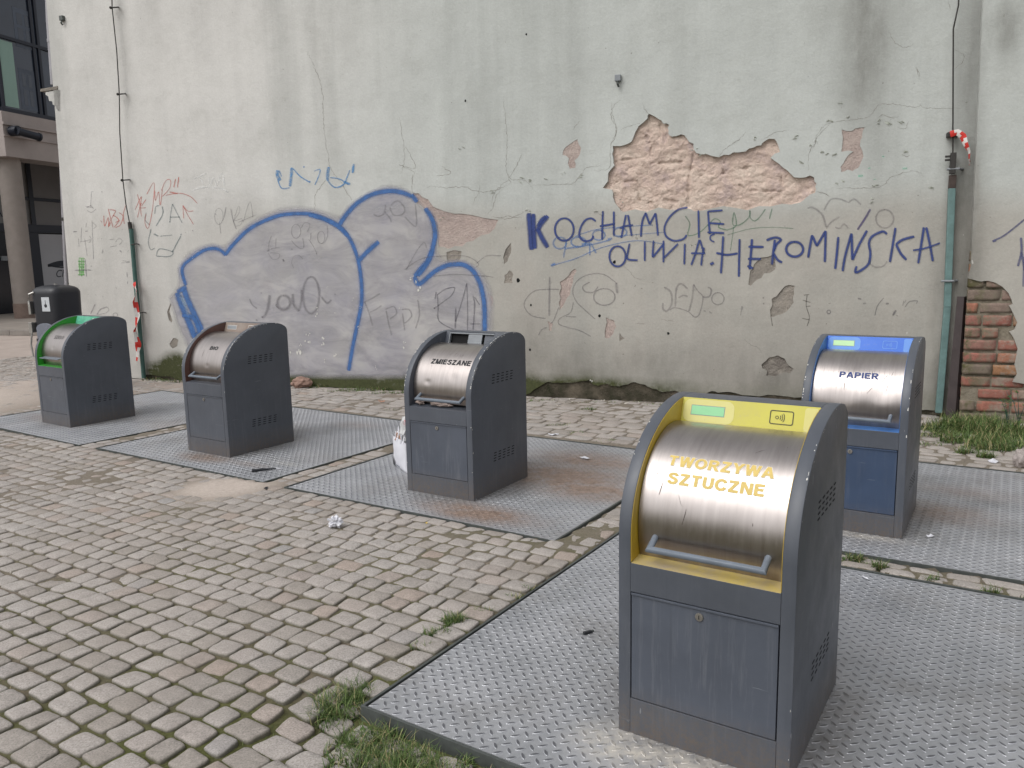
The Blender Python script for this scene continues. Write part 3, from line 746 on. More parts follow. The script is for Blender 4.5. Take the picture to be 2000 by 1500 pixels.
def waste_bin(X, Y, a, label, spec):
    rt = tag(empty('waste_bin', (X, Y, -0.004), -a), label, 'waste bin', 'waste inlets on steel platforms')
    S, D_ = BW/2, BT
    # side panels
    for sgn in (-1, 1):
        bm = bmesh.new()
        xo, xi = sgn*S, sgn*(S-D_)
        va = [bm.verts.new((xo, y, z)) for y, z in PROF]; vb = [bm.verts.new((xi, y, z)) for y, z in PROF]
        n = len(PROF); bm.faces.new(va); bm.faces.new(vb[::-1])
        for i in range(n): bm.faces.new((va[i], va[(i+1) % n], vb[(i+1) % n], vb[i]))
        bmesh.ops.recalc_face_normals(bm, faces=bm.faces)
        rear = [e for e in bm.edges if all(abs(v.co.x-xo) < 1e-5 for v in e.verts) and all(v.co.y > .70 for v in e.verts) and max(v.co.z for v in e.verts) > .01]
        bmesh.ops.bevel(bm, geom=rear, offset=0.036, segments=5, affect='EDGES', profile=0.5, clamp_overlap=True)
        rim = [e for e in bm.edges if len(e.link_faces) == 2 and all(abs(v.co.x-xo) < 1e-5 or abs(v.co.x-xi) < 1e-5 for v in e.verts)
               and abs(e.verts[0].co.x-e.verts[1].co.x) < 1e-5 and e.calc_face_angle(0) > 1.2 and max(v.co.y for v in e.verts) < .69]
        bmesh.ops.bevel(bm, geom=rim, offset=0.0035, segments=2, affect='EDGES', profile=0.5, clamp_overlap=True)
        for f in bm.faces: f.smooth = True
        for e in bm.edges:
            if len(e.link_faces) == 2 and e.calc_face_angle(0) > 0.6: e.smooth = False
        me = bpy.data.meshes.new('side_panel'); bm.to_mesh(me); bm.free(); me.materials.append(MAT['body'])
        o = bpy.data.objects.new('side_panel', me); C.objects.link(o); o.parent = rt
        # louvred ventilation slots pressed into the panel
        for zb in (0.237, 0.838):
            for ci in range(5):
                v = MB()
                for ri in range(4):
                    y0 = 0.272+ci*0.063+0.003*ri; z0 = zb+0.004+ri*0.0205
                    pts = [(y0+.004, z0), (y0+.034, z0), (y0+.038, z0+.0035), (y0+.034, z0+.007), (y0+.004, z0+.007), (y0, z0+.0035)]
                    v.prism(pts, 'x', xo+sgn*.0009, xo-sgn*0.004)
                v.build('vent_louvre', MAT['slot'], o)
        # chipped paint along the front edge of the panel
        ch = MB(); rs = random.Random(int(abs(X)*1000)+sgn)
        for _ in range(spec.get('chips', 26)):
            k = rs.randrange(2, 22); (ya, za), (yb, zb_) = (PROF[k], PROF[k+1]) if k > 2 else ((0, 0.02), (0, 0.765))
            t = rs.random(); y, z = ya+(yb-ya)*t, za+(zb_-za)*t
            tx, tz = yb-ya, zb_-za; l = math.hypot(tx, tz); tx, tz = tx/l, tz/l
            ks = spec.get('chip_k', 1.0); ln = ks*rs.uniform(.0025, .010)*(2 if rs.random() < .15 else 1); wd = ks*rs.uniform(.0015, .004)
            side = rs.random() < .5
            nn_ = (-tz, tx)            # outwards, towards the front
            q = []
            m_ = 7
            for j in range(m_):
                an = 2*math.pi*j/m_; r_ = rs.uniform(.6, 1.2)
                du, dv = math.cos(an)*ln*r_, math.sin(an)*wd*r_
                if side:    # on the outer face, hugging the edge
                    q.append((xo+sgn*.0011, y+tx*du-nn_[0]*(.0035+wd+dv), z+tz*du-nn_[1]*(.0035+wd+dv)))
                else:
                    q.append((xo-sgn*(.0038+wd+dv), y+tx*du+nn_[0]*.0012, z+tz*du+nn_[1]*.0012))
            ch.add(q, [tuple(range(m_))])
        bm = bmesh.new(); bm.from_mesh(me)
        vs_ = [bm.verts.new(v) for v in ch.v]
        for f_ in ch.f: bm.faces.new([vs_[i_] for i_ in f_]).material_index = 1
        bm.to_mesh(me); bm.free(); me.materials.append(MAT['chip'])
    xi = S-D_
    # front plate, roof, back between the side panels
    b = MB(); gap = 0.0035; dz0, dz1 = 0.141, 0.560
    b.box(-xi, xi, 0.0, 0.02, 0.0, dz0).box(-xi, xi, 0.0, 0.02, dz1, ZH-0.002)
    b.box(-xi, xi, BD-.02, BD-.001, 0.0, 1.10)
    b.build('front_plate', MAT['body'], rt, bevel=0.002)
    b = MB(); b.box(-xi, xi, 0.022, 0.03, dz0-.02, dz1+.02); b.build('door_recess', MAT['black'], rt)
    ys = sorted([0.503+(BD-.001-.503)*i/14 for i in range(15)]+[.742, .76])
    b = MB(); top = [(y, prof_z(y)-.0008) for y in ys]; bot = [(y, prof_z(y)-.012) for y in reversed(ys)]
    b.prism(top+bot, 'x', -xi, xi); b.build('roof', MAT['body'], rt, smooth=True)
    # service door
    d = MB(); d.box(-xi+.004, xi-.004, 0.0015, 0.018, dz0+gap, dz1-gap)
    door = d.build('service_door', spec['door'], rt, bevel=0.0025)
    d = MB(); d.box(-xi+.004, xi-.004, -0.004, 0.0012, dz1-gap-.007, dz1-gap+.001); d.build('door_lip', spec['door'], door, bevel=0.0015)
    l = MB(); pts = [(-.007+.0145*math.cos(2*math.pi*k/20), .523+.0145*math.sin(2*math.pi*k/20)) for k in range(20)]
    l.prism(pts, 'y', -.0045, .003); lk = l.build('lock', MAT['lock'], door, bevel=0.0015)
    l = MB(); l.box(-.0085, -.0055, -.0052, -.0044, .516, .530); l.build('keyhole', MAT['black'], lk)
    # coloured lining of the hatch: sides and ledge
    lin_ = MB(); inner = [(0.002, ZH+.001)]
    for (y, z) in PROF[2:22]:
        if y <= 0.497: inner.append((y+.002, z-.0015))
    back = [(0.503, 1.200), (0.52, 1.10), (0.52, ZH+.001)]
    poly = inner+back
    for sg in (-1, 1): lin_.prism(poly, 'x', sg*(xi-.0018), sg*(xi-.0002))
    lin_.build('hatch_lining', spec['lining'], rt)
    led = MB(); led.add([(-xi+.002, 0.0005, ZH-.0018), (xi-.002, 0.0005, ZH-.0018), (xi-.002, .12, ZH+.012), (-xi+.002, .12, ZH+.012),
                         (-xi+.002, 0.0005, ZH-.008), (xi-.002, 0.0005, ZH-.008), (xi-.002, .12, ZH-.004), (-xi+.002, .12, ZH-.004)],
                        [(0, 1, 2, 3), (7, 6, 5, 4), (0, 4, 5, 1), (1, 5, 6, 2), (2, 6, 7, 3), (3, 7, 4, 0)])
    led.build('hatch_ledge', spec['ledge'], rt)
    # drum lid
    n = 64; a0, a1 = R(spec.get('open', -19.5)), R(104); vs, fs = [], []
    xw = xi-.0055; m_ = 28
    dents = spec.get('dents', [])
    for i in range(n+1):
        t = a0+(a1-a0)*i/n
        for j in range(m_+1):
            x = -xw+2*xw*j/m_; r = DR
            r += 0.0006*noise.noise(Vector((x*9, t*3, a*7)))
            for (dx, dt, rad, dep) in dents:
                q = math.hypot(x-dx, (t-R(dt))*DR)/rad
                if q < 1: r -= dep*(1-q*q)**2
            vs.append((x, YC-r*math.cos(t), ZC+r*math.sin(t)))
    for i in range(n):
        for j in range(m_): fs.append((i*(m_+1)+j, i*(m_+1)+j+1, (i+1)*(m_+1)+j+1, (i+1)*(m_+1)+j))
    lid = mk('drum_lid', vs, fs, MAT['steel'], rt, smooth=True)
    e = MB(); e.box(-xw, xw, YC-DR*math.cos(a0)+.001, YC-DR*math.cos(a0)+.05, ZC+DR*math.sin(a0)-.001, ZC+DR*math.sin(a0)+.003); e.build('lid_rim', MAT['steel'], lid)
    hk = MB()
    def dp(x, deg, out): return (x, YC-(DR+out)*math.cos(R(deg)), ZC+(DR+out)*math.sin(R(deg)))
    if spec.get('flat_handle'):
        q = [dp(-.2, -3, -.005), dp(-.2, -4, .062), dp(.2, -4, .062), dp(.2, -3, -.005)]
        hk.add(q+[(x, y, z-.007) for x, y, z in q], [(0, 1, 2, 3), (7, 6, 5, 4), (0, 4, 5, 1), (1, 5, 6, 2), (2, 6, 7, 3), (3, 7, 4, 0)])
        hk.build('handle', MAT['handle'], lid, bevel=0.002)
    else:
        hx0, hx1 = spec.get('hx', (-.196, .207))
        hk.tube([dp(hx0, -5, -.006), dp(hx0, -8.5, .056), dp(hx1, -8.5, .056), dp(hx1, -5, -.006)], 0.0122, 14)
        hk.build('handle', MAT['handle'], lid, smooth=True)
    for (body, w_, cap, x0, deg, mat_, halo, hollow) in spec['text']:
        on_drum('lettering', body, w_, cap, x0, deg, mat_, lid, halo, hollow)
    sc_ = MB(); rq = random.Random(int(abs(Y)*1000))
    for (pts, w_) in spec.get('scratches', []):
        pp = crom(pts, .5) if len(pts) > 2 else [tuple(pts[0][k]+(pts[1][k]-pts[0][k])*i/8 for k in (0, 1)) for i in range(9)]
        A_, B_ = [], []
        for i, (x, dg) in enumerate(pp):
            ww = w_*(.25+.75*math.sin(math.pi*(i+.5)/len(pp)))*rq.uniform(.6, 1.2)
            for L_, s2 in ((A_, -1), (B_, 1)):
                r = DR+.0011; L_.append((x+s2*ww, YC-r*math.cos(R(dg)), ZC+r*math.sin(R(dg))))
        sc_.strip(A_, B_)
    if spec.get('scratches'): sc_.build('scratch_stain', MAT['scuff'], lid, fix=False)
    # control panel and the dark seal under it
    s_ = MB(); panel_box(s_, -xi+.002, xi-.002, -.02, -.002, -.03, -.006); s_.build('lid_seal', MAT['black'], rt)
    if spec['panel'] == 'broken':
        p = MB()
        panel_box(p, .2, xi-.002, 0, .1045, -.02, 0); pn = p.build('control_panel', MAT['body'], rt)
        p = MB(); panel_box(p, -xi+.002, -.232, 0, .1045, -.02, 0); p.build('panel_edge', MAT['body'], pn)
        p = MB(); panel_box(p, -.23, .198, .0, .1, -.05, -.03); p.build('panel_cavity', MAT['black'], pn)
        p = MB(); panel_box(p, -.23, .198, .0, .008, -.02, .002); panel_box(p, -.23, -.222, .008, .086, -.02, .002); panel_box(p, -.23, .198, .086, .0945, -.02, .001); p.build('panel_frame', MAT['grey'], pn, bevel=.001)
        p = MB(); panel_box(p, -.045, .085, .009, .085, -.016, -.004)
        for k in range(4): panel_box(p, -.045, .085, .014+k*.018, .018+k*.018, -.004, -.0025)
        p.build('loose_plate', MAT['grey'], pn)
        p = MB(); panel_box(p, .102, .198, .009, .085, -.028, -.018); p.build('loose_plate', MAT['body'], pn)
    else:
        p = MB(); panel_box(p, -xi+.002, xi-.002, 0.0, .1045, -.012, 0); pn = p.build('control_panel', spec['panel'], rt, bevel=.0015)
        if spec.get('fade'):
            q = MB(); c_ = rrect(-.155, .052, .205, .092, .03); q.add([panel_pt(x, s, .0006) for x, s in c_], [tuple(range(len(c_)))]); q.build('faded_patch', spec['fade'], pn, fix=False)
            q = MB(); c_ = rrect(.236, .052, .05, .092, .012); q.add([panel_pt(x, s, .0006) for x, s in c_], [tuple(range(len(c_)))]); q.build('faded_patch', spec['fade'], pn, fix=False)
        q = MB(); panel_box(q, -.226, -.089, .034, .075, 0.0, .0008); ds = q.build('display_bezel', spec.get('bezel', MAT['grey']), pn)
        q = MB(); panel_box(q, -.2235, -.0915, .0365, .0725, 0.0008, .0016); q.build('display', spec.get('lcd', MAT['lcd']), ds)
        q = MB(); ring_shape(q, rrect(.1285, .053, .088, .054, .008), rrect(.1285, .053, .081, .047, .006), .0014)
        circ = lambda cx, cy, r: [(cx+r*math.cos(2*math.pi*k/20), cy+r*math.sin(2*math.pi*k/20)) for k in range(20)]
        ring_shape(q, circ(.112, .053, .0066), circ(.112, .053, .0042), .0014)
        for rr_ in (.0135, .0205, .0275):
            arc_o, arc_i = [], []
            for k in range(9):
                an = R(-36+72*k/8); arc_o.append((.112+(rr_+.0014)*math.cos(an), .053+(rr_+.0014)*math.sin(an))); arc_i.append((.112+(rr_-.0012)*math.cos(an), .053+(rr_-.0012)*math.sin(an)))
            vs_ = [panel_pt(x, s, .0014) for x, s in arc_o]+[panel_pt(x, s, .0014) for x, s in arc_i]
            q.add(vs_, [(i, i+1, 10+i, 9+i) for i in range(8)])
        q.build('card_symbol', spec.get('ink', MAT['ink_dark']), pn, fix=False)
    return rt, lid
waste_bin(-5.202, 8.898, .5943, 'green topped dark grey bin with worn outline lettering SZKŁO', dict(
    door=MAT['body'], lining=MAT['green'], ledge=MAT['green'], panel=MAT['greenp'], lcd=MAT['greenp'], bezel=MAT['greenp'], ink=MAT['ink_white'], flat_handle=True, chips=6,
    text=[('SZKŁO', .2, .042, .03, 37.6, MAT['ink_black'], None, True)], dents=[(-.02, 15, .03, .004)]))
waste_bin(-2.885, 7.349, .5849, 'dark grey bin with brown hatch lining, drum lid marked BIO', dict(
    door=MAT['body'], lining=MAT['brown'], ledge=MAT['body'], panel=MAT['brownp'], lcd=MAT['grey'], bezel=MAT['ink_white'], ink=MAT['ink_white'], chips=40,
    text=[('BIO', .113, .038, .036, 38, MAT['ink_black'], None, False)], scratches=[([(-.09,34),(-.092,27),(-.09,20)],.0016)], dents=[(.0, 8, .03, .003)]))
waste_bin(-.5643, 5.8405, .5678, 'dark grey bin marked ZMIESZANE with its control panel torn open', dict(
    door=MAT['bodyd'], lining=MAT['body'], ledge=MAT['body'], panel='broken', chips=60, open=-15.5,
    text=[('ZMIESZANE', .366, .042, .043, 41, MAT['ink_black'], None, False)], scratches=[([(-.02,53),(.02,56)],.001), ([(.04,50),(.05,57),(.07,54),(.06,50)],.0008), ([(.09,56),(.10,51),(.12,55),(.115,48)],.0008), ([(-.13,40),(-.12,30)],.0006)], dents=[(-.13, 12, .03, .006), (.1, 20, .05, .002)]))
waste_bin(.6404, 2.6004, .576, 'dark grey bin with yellow hatch marked TWORZYWA SZTUCZNE', dict(
    door=MAT['bodyd'], lining=MAT['yellow'], ledge=MAT['yledge'], panel=MAT['yellowp'], chips=16, chip_k=.6, fade=MAT['yellowf'],
    scratches=[([(-.185,31),(-.188,27),(-.192,22)],.0014), ([(-.085,16),(-.088,12),(-.096,6)],.0012), ([(-.12,24),(-.105,18),(-.095,17)],.0006), ([(.11,59),(.13,62),(.145,63)],.0012), ([(.02,20),(.06,20.5)],.0004), ([(.15,14),(.151,12)],.001), ([(-.215,36),(-.214,35)],.0014)],
    text=[('TWORZYWA', .378, .0415, .004, 45.7, MAT['ink_yellow'], .14, False), ('SZTUCZNE', .343, .041, .002, 33.7, MAT['ink_yellow'], .14, False)]))
waste_bin(2.1309, 4.8852, .571, 'dark grey bin with blue hatch and blue door marked PAPIER', dict(
    door=MAT['door_blue'], lining=MAT['blue'], ledge=MAT['blue'], panel=MAT['bluep'], fade=MAT['bluel'], lcd=MAT['lcd2'], ink=MAT['bluel'], chips=30,
    text=[('PAPIER', .228, .041, .004, 37.6, MAT['ink_navy'], .15, False)], scratches=[([(-.07,33),(-.073,26),(-.072,20)],.0016), ([(.06,34),(.055,27),(.057,22)],.001), ([(.09,24),(.075,20),(.065,17)],.0014), ([(.17,40),(.15,34),(.14,29)],.0014), ([(.20,45),(.19,38)],.001), ([(.08,44),(.078,40)],.0012), ([(-.18,38),(-.19,30)],.0008), ([(.18,30),(.17,20)],.0009)]+[([(x_*.01, 44+(x_*7)%9), (x_*.01+.001, 14+(x_*5)%12)],.0004) for x_ in range(-21, 22, 3)], dents=[(.0, 58, .16, .006), (-.1, 14, .12, .004), (.15, 20, .1, .004)]))
# ------------------------------------------------------------------ the plastered gable wall
wall = tag(empty('gable_wall', tuple(WA), WANG), 'tall pale plastered gable wall covered in graffiti behind the bins', 'wall')
WTOP = 9.0
def zoomed(ox, oy, k, pts): return [(ox+x*k, oy+y*k) for x, y in pts]
def ragged(pts, amp=0.16, it=2, rs=None, closed=True):
    rs = rs or random.Random(5)
    for _ in range(it):
        out = []
        N = len(pts)
        for i in range(N if closed else N-1):
            (x0, y0), (x1, y1) = pts[i], pts[(i+1) % N]
            l = math.hypot(x1-x0, y1-y0); k = rs.uniform(-amp, amp)
            out.append((x0, y0))
            if l > 2.5: out.append(((x0+x1)/2-(y1-y0)*k, (y0+y1)/2+(x1-x0)*k))
        if not closed: out.append(pts[-1])
        pts = out
    return pts
HOLES = [  # photo outlines of the places where plaster has come away: (points, depth m, material, relief)
 (zoomed(1160, 200, .23, [(160,370),(220,372),(290,350),(330,310),(352,250),(380,200),(455,135),(465,95),(520,120),(575,155),(590,180),(640,190),(625,215),(632,265),(660,290),(740,270),(785,300),(845,350),(870,430),(960,440),(1060,465),(1150,445),(1220,425),(1290,415),(1350,385),(1420,365),(1440,335),(1535,310),(1560,350),(1580,420),(1500,470),(1570,520),(1640,575),(1700,635),(1800,635),(1835,620),(1870,640),(1890,690),(1885,740),(1880,765),(1800,810),(1750,850),(1600,860),(1400,880),(1200,895),(1000,900),(850,925),(780,900),(650,912),(450,930),(250,930),(215,900),(160,800),(150,740),(75,725),(120,600),(175,535),(165,500),(155,440)]), .058, 'masonry', .044),
 (zoomed(620, 340, .2667, [(700,135),(740,140),(810,185),(850,240),(1000,290),(1130,300),(1325,335),(1300,395),(1200,450),(1140,490),(1060,530),(960,548),(890,530),(880,400),(860,340),(830,290),(780,250),(730,220)]), .012, 'pinkcoat', .009),
 (zoomed(620, 340, .2667, [(945,572),(1055,566),(1050,610),(1000,675),(955,670)]), .012, 'greycoat', .005),
 (zoomed(620, 340, .2667, [(1210,890),(1250,870),(1285,900),(1280,960),(1245,1000),(1205,960)]), .008, 'pinkcoat', .005),
 (zoomed(620, 340, .2667, [(1365,660),(1360,610),(1415,505),(1420,540),(1400,610)]), .010, 'greycoat', .005),
 (zoomed(620, 340, .2667, [(1365,800),(1370,740),(1405,705),(1435,735),(1430,800)]), .008, 'greycoat', .005),
 (zoomed(1000, 520, .22, [(425,140),(500,85),(560,20),(575,40),(540,150),(515,250),(470,320),(420,390),(415,330),(420,240)]), .012, 'pinkcoat', .006),
 (zoomed(1000, 520, .22, [(315,485),(365,510),(350,575),(330,575)]), .008, 'pinkcoat', .004),
 (zoomed(1000, 520, .22, [(835,455),(905,480),(925,540),(900,600),(860,640),(825,635),(830,540)]), .014, 'pinkcoat', .008),
 (zoomed(1000, 520, .22, [(955,590),(1000,640),(955,665)]), .010, 'greycoat', .004),
 (zoomed(1440, 540, .22, [(305,200),(345,180),(400,110),(460,75),(510,85),(505,150),(500,230),(440,310),(350,345),(295,360),(290,300)]), .018, 'greycoat', .014),
 (zoomed(1440, 540, .22, [(215,780),(280,720),(360,700),(420,730),(500,820),(470,860),(370,870),(320,890),(255,880),(265,840),(225,820)]), .032, 'greycoat', .02),
 (zoomed(1420, 380, .22, [(190,800),(205,680),(240,620),(300,560),(410,535),(430,620),(420,670),(330,700),(260,760),(210,810)]), .014, 'greycoat', .008),
 (zoomed(960, 180, .36, [(385,340),(400,300),(465,255),(485,300),(480,335),(450,370),(455,410),(425,415),(420,360)]), .007, 'pinkcoat', .004),
 (zoomed(1580, 200, .16, [(400,330),(520,350),(560,320),(680,305),(650,390),(630,460),(620,520),(655,600),(640,720),(600,800),(530,840),(470,820),(390,850),(385,790),(450,680),(540,600),(470,590),(395,605),(415,430)]), .008, 'pinkcoat', .005),
 (zoomed(320, 340, .24, [(790,950),(800,880),(840,865),(880,875),(890,940)]), .007, 'pinkcoat', .003),
 (zoomed(320, 340, .24, [(40,1190),(50,1060),(62,1050),(70,1190),(58,1210)]), .010, 'greycoat', .006),
 (zoomed(320, 340, .24, [(45,1380),(75,1335),(120,1350),(110,1400),(70,1420)]), .010, 'greycoat', .006),
]
BASE = [(283,732),(330,735),(420,745),(500,752),(590,757),(680,763),(760,767),(880,771),(1000,770),(1030,770),(1054,755),(1072,745.6),(1096,748),(1120,747),(1132,745),(1150,742),(1160,752),(1168,754),(1186,749.5),(1201,754.6),(1218,752),(1234,747),(1249,749.5),(1270,757),(1294,766),(1318,763),(1339,770),(1370,772),(1390,764),(1402,767),(1450,772),(1516,772),(1564,776),(1640,784),(1740,795),(1800,801),(1838,806)]
PT = 0.075     # plaster thickness to the backing
def inside(poly, x, y):
    c = False; j = len(poly)-1
    for i in range(len(poly)):
        if (poly[i][1] > y) != (poly[j][1] > y) and x < (poly[j][0]-poly[i][0])*(y-poly[i][1])/(poly[j][1]-poly[i][1])+poly[i][0]: c = not c
        j = i
    return c
rs5 = random.Random(11)
hol_uz = []
for pts, dep, m, rel in HOLES:
    q = ragged([wp(*p) for p in ragged(pts, .16, 1, rs5)], .13, 1, rs5)
    hol_uz.append(q)
base_uz = [wp(*p) for p in ragged(BASE, .10, 2, rs5, closed=False)]
U_R = 11.6
left_edge = [(-1.276+(-1.428+1.276)*(5.813-z)/4.353, z) for z in (0.0, 1.46, 3.0, 4.4, 5.8)]+[(-1.28, WTOP)]
outer = left_edge[::-1]+[(base_uz[0][0]-.02, 0.0)]+[(u, max(0.004, z)) for u, z in base_uz]+[(U_R, .02), (U_R, WTOP)]
# stains on the plaster and painted shade of the buttress corner: (px, py, half width, half height, strength)
STAINS_SHADE = [(1690,70,55,210,.55),(1715,260,40,140,.22),(1660,0,90,90,.25),(238,60,13,150,.16),(300,0,30,260,.06),(640,180,14,170,.12),(612,60,9,120,.14),(690,40,30,110,.10),(1290,30,26,60,.12),(1480,40,40,80,.08),
          (1880,380,30,170,.6),(1884,540,28,170,.7),(1868,740,60,100,.6),(1890,140,22,160,.4),(1700,640,160,60,.18),(1620,560,60,40,.12),(1640,760,120,60,.38),(1520,745,90,50,.3),(1300,715,200,50,.22),(1120,715,90,55,.28),(1040,690,40,80,.3),  # line opens with the shade beside the buttress, painted into the colour
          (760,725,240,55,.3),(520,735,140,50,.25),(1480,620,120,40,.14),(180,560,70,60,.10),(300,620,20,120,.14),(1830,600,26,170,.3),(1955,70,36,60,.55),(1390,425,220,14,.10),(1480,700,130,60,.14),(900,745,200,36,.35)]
stain_shade_uz = []
for px, py, wx, wy, k in STAINS_SHADE:
    c = wp(px, py); s_ = wp(px+wx, py)[0]-c[0]; h_ = c[1]-wp(px, py+wy)[1]; stain_shade_uz.append((c[0], c[1], s_, h_, min(.8, k*1.3)))
def wall_attrs(u, z, off=0.0):
    d = 0.0
    for cu, cz, a, b, k in stain_shade_uz:
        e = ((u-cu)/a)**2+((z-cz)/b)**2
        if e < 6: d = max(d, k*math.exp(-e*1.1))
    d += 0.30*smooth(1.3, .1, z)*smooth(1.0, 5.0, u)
    bz = 0.13+0.10*noise.noise(Vector((u*1.3, 0, 5)))+0.07*noise.noise(Vector((u*4.1, 0, 2)))
    bz += (.08+.16*noise.noise(Vector((u*2.3, 4, 1))))*smooth(0.0, .25, u)*smooth(1.9, 1.0, u)
    m_ = smooth(bz+.22, bz, z)*(0.05+0.95*smooth(-.1, .2, u))*(1-0.75*smooth(7.6, 9.0, u))
    tone = smooth(1.6, 6.2, u+0.5*noise.noise(Vector((u*.5, z*.5, 1))))*smooth(1.2, 2.2, z)
    edge = 2.34-0.02*(u-6)+0.22*noise.noise(Vector((u*.7, 0, 9)))
    low = smooth(edge+.30, edge-.22, z)*(0.35+0.65*smooth(1.0, 5.0, u))
    return tone, min(1.0, d), m_, low
def plaster_sheet(name, outer, holes, depth_of, parent, grid=.09, y0=0.0, zmax_fine=6.4, ush=0.0):
    vs, es = [], []
    for poly in [outer]+holes:
        b = len(vs); n = len(poly); vs += [Vector(p) for p in poly]; es += [(b+i, b+(i+1) % n) for i in range(n)]
    us = [p[0] for p in outer]; zs = [p[1] for p in outer]
    u = min(us)+grid/2
    while u < max(us):
        z = min(zs)+grid/2
        while z < min(max(zs), zmax_fine):
            uu, zz = u+random.uniform(-.2, .2)*grid, z+random.uniform(-.2, .2)*grid
            vs.append(Vector((uu, zz))); z += grid
        u += grid
    cv, ce, cf, _, _, _ = delaunay_2d_cdt(vs, es, [], 0, 1e-5)
    faces = []
    for f in cf:
        cx = sum(cv[i][0] for i in f)/len(f); cz = sum(cv[i][1] for i in f)/len(f)
        if not inside(outer, cx, cz): continue
        if any(inside(h, cx, cz) for h in holes): continue
        faces.append(tuple(f))
    used = sorted({i for f in faces for i in f}); mp = {o: k for k, o in enumerate(used)}
    V = [(cv[i][0], y0, cv[i][1]) for i in used]; Fc = [tuple(mp[i] for i in f) for f in faces]
    # rims
    for poly, dep in zip(holes, depth_of):
        b = len(V); n = len(poly)
        V += [(p[0], y0, p[1]) for p in poly]+[(p[0], y0+dep+.004, p[1]) for p in poly]
        Fc += [(b+i, b+(i+1) % n, b+n+(i+1) % n, b+n+i) for i in range(n)]
    b = len(V); n = len(outer); V += [(p[0], y0, p[1]) for p in outer]+[(p[0], y0+PT, p[1]) for p in outer]
    Fc += [(b+i, b+(i+1) % n, b+n+(i+1) % n, b+n+i) for i in range(n)]
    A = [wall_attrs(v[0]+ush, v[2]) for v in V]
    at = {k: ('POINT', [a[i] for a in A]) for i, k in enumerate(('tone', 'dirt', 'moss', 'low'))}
    o = mk(name, V, Fc, MAT['plaster'], parent, attrs=at)
    bm = bmesh.new(); bm.from_mesh(o.data)
    for f in bm.faces:
        if abs(f.normal.y) > .9 and f.normal.y > 0: f.normal_flip()
    bm.to_mesh(o.data); bm.free()
    return o
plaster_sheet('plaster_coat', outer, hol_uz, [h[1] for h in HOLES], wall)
def relief_patch(name, poly, dep, rel, mat, parent, res, y0=0.0, seed=0.0, joints=()):
    us = [p[0] for p in poly]; zs = [p[1] for p in poly]
    u0, u1, z0, z1 = min(us)-.03, max(us)+.03, max(min(zs)-.03, 0.0), max(zs)+.03
    nu, nz = int((u1-u0)/res)+2, int((z1-z0)/res)+2
    V, cav, Fc = [], [], []
    for j in range(nz):
        for i in range(nu):
            u, z = u0+(u1-u0)*i/(nu-1), z0+(z1-z0)*j/(nz-1)
            a = noise.noise(Vector((u*3.4+seed, z*3.8, seed)))
            b = noise.fractal(Vector((u*8+seed, z*10, 3)), .6, 2.1, 6)
            dv = noise.voronoi(Vector((u*5.5+.35*b+seed, z*7.5+.35*b, seed)))[0]
            c = dv[1]-dv[0]
            h = 0.50+0.30*a+0.30*b-0.14*max(0, .08-c)/.08
            for (ua, za, ub, zb, w_) in joints:
                dx, dz = ub-ua, zb-za; l2 = dx*dx+dz*dz; t = max(0, min(1, ((u-ua)*dx+(z-za)*dz)/l2))
                dd = math.hypot(u-ua-dx*t, z-za-dz*t)+.03*noise.noise(Vector((u*14, z*14, 1)))
                h -= 0.42*smooth(w_, 0, dd)
            h = max(-.5, min(1.0, h))
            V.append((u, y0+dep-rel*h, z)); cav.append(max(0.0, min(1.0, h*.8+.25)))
    Fc = [(j*nu+i, j*nu+i+1, (j+1)*nu+i+1, (j+1)*nu+i) for j in range(nz-1) for i in range(nu-1)]
    return mk(name, V, Fc, mat, parent, smooth=True, attrs={'cav': ('POINT', cav)})
jpx = lambda a, b, c, d, w: wp(1160+a*.23, 200+b*.23)+wp(1160+c*.23, 200+d*.23)+(w,)
JOINTS = [jpx(840,430,800,620,.022), jpx(800,620,800,900,.026), jpx(490,515,760,500,.02), jpx(170,500,490,450,.012), jpx(180,680,360,665,.012), jpx(360,665,380,830,.010), jpx(380,830,490,860,.012), jpx(820,625,1100,600,.014),
          jpx(1220,690,1300,750,.012), jpx(1300,750,1600,755,.014), jpx(440,280,470,340,.012), jpx(560,190,600,320,.03), jpx(470,500,480,380,.010), jpx(1100,500,1090,600,.01), jpx(1590,640,1620,760,.012), jpx(1250,560,1360,540,.012), jpx(590,820,700,850,.015)]
for k, (pts, dep, m, rel) in enumerate(HOLES):
    q = hol_uz[k]
    w_ = max(p[0] for p in q)-min(p[0] for p in q)
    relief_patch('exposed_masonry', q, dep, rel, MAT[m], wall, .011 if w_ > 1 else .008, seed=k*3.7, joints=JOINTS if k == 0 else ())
# the rough, damp plinth showing under the broken lower edge, and the body of the building behind
relief_patch('plinth', [(-.6, -.02), (11.4, .34)], .035, .028, MAT['plinth'], wall, .022, seed=40.0)
b = MB(); b.box(-1.22, U_R+2.5, PT+.002, 9.0, 0.0, WTOP); b.build('wall_body', MAT['greycoat'], wall)

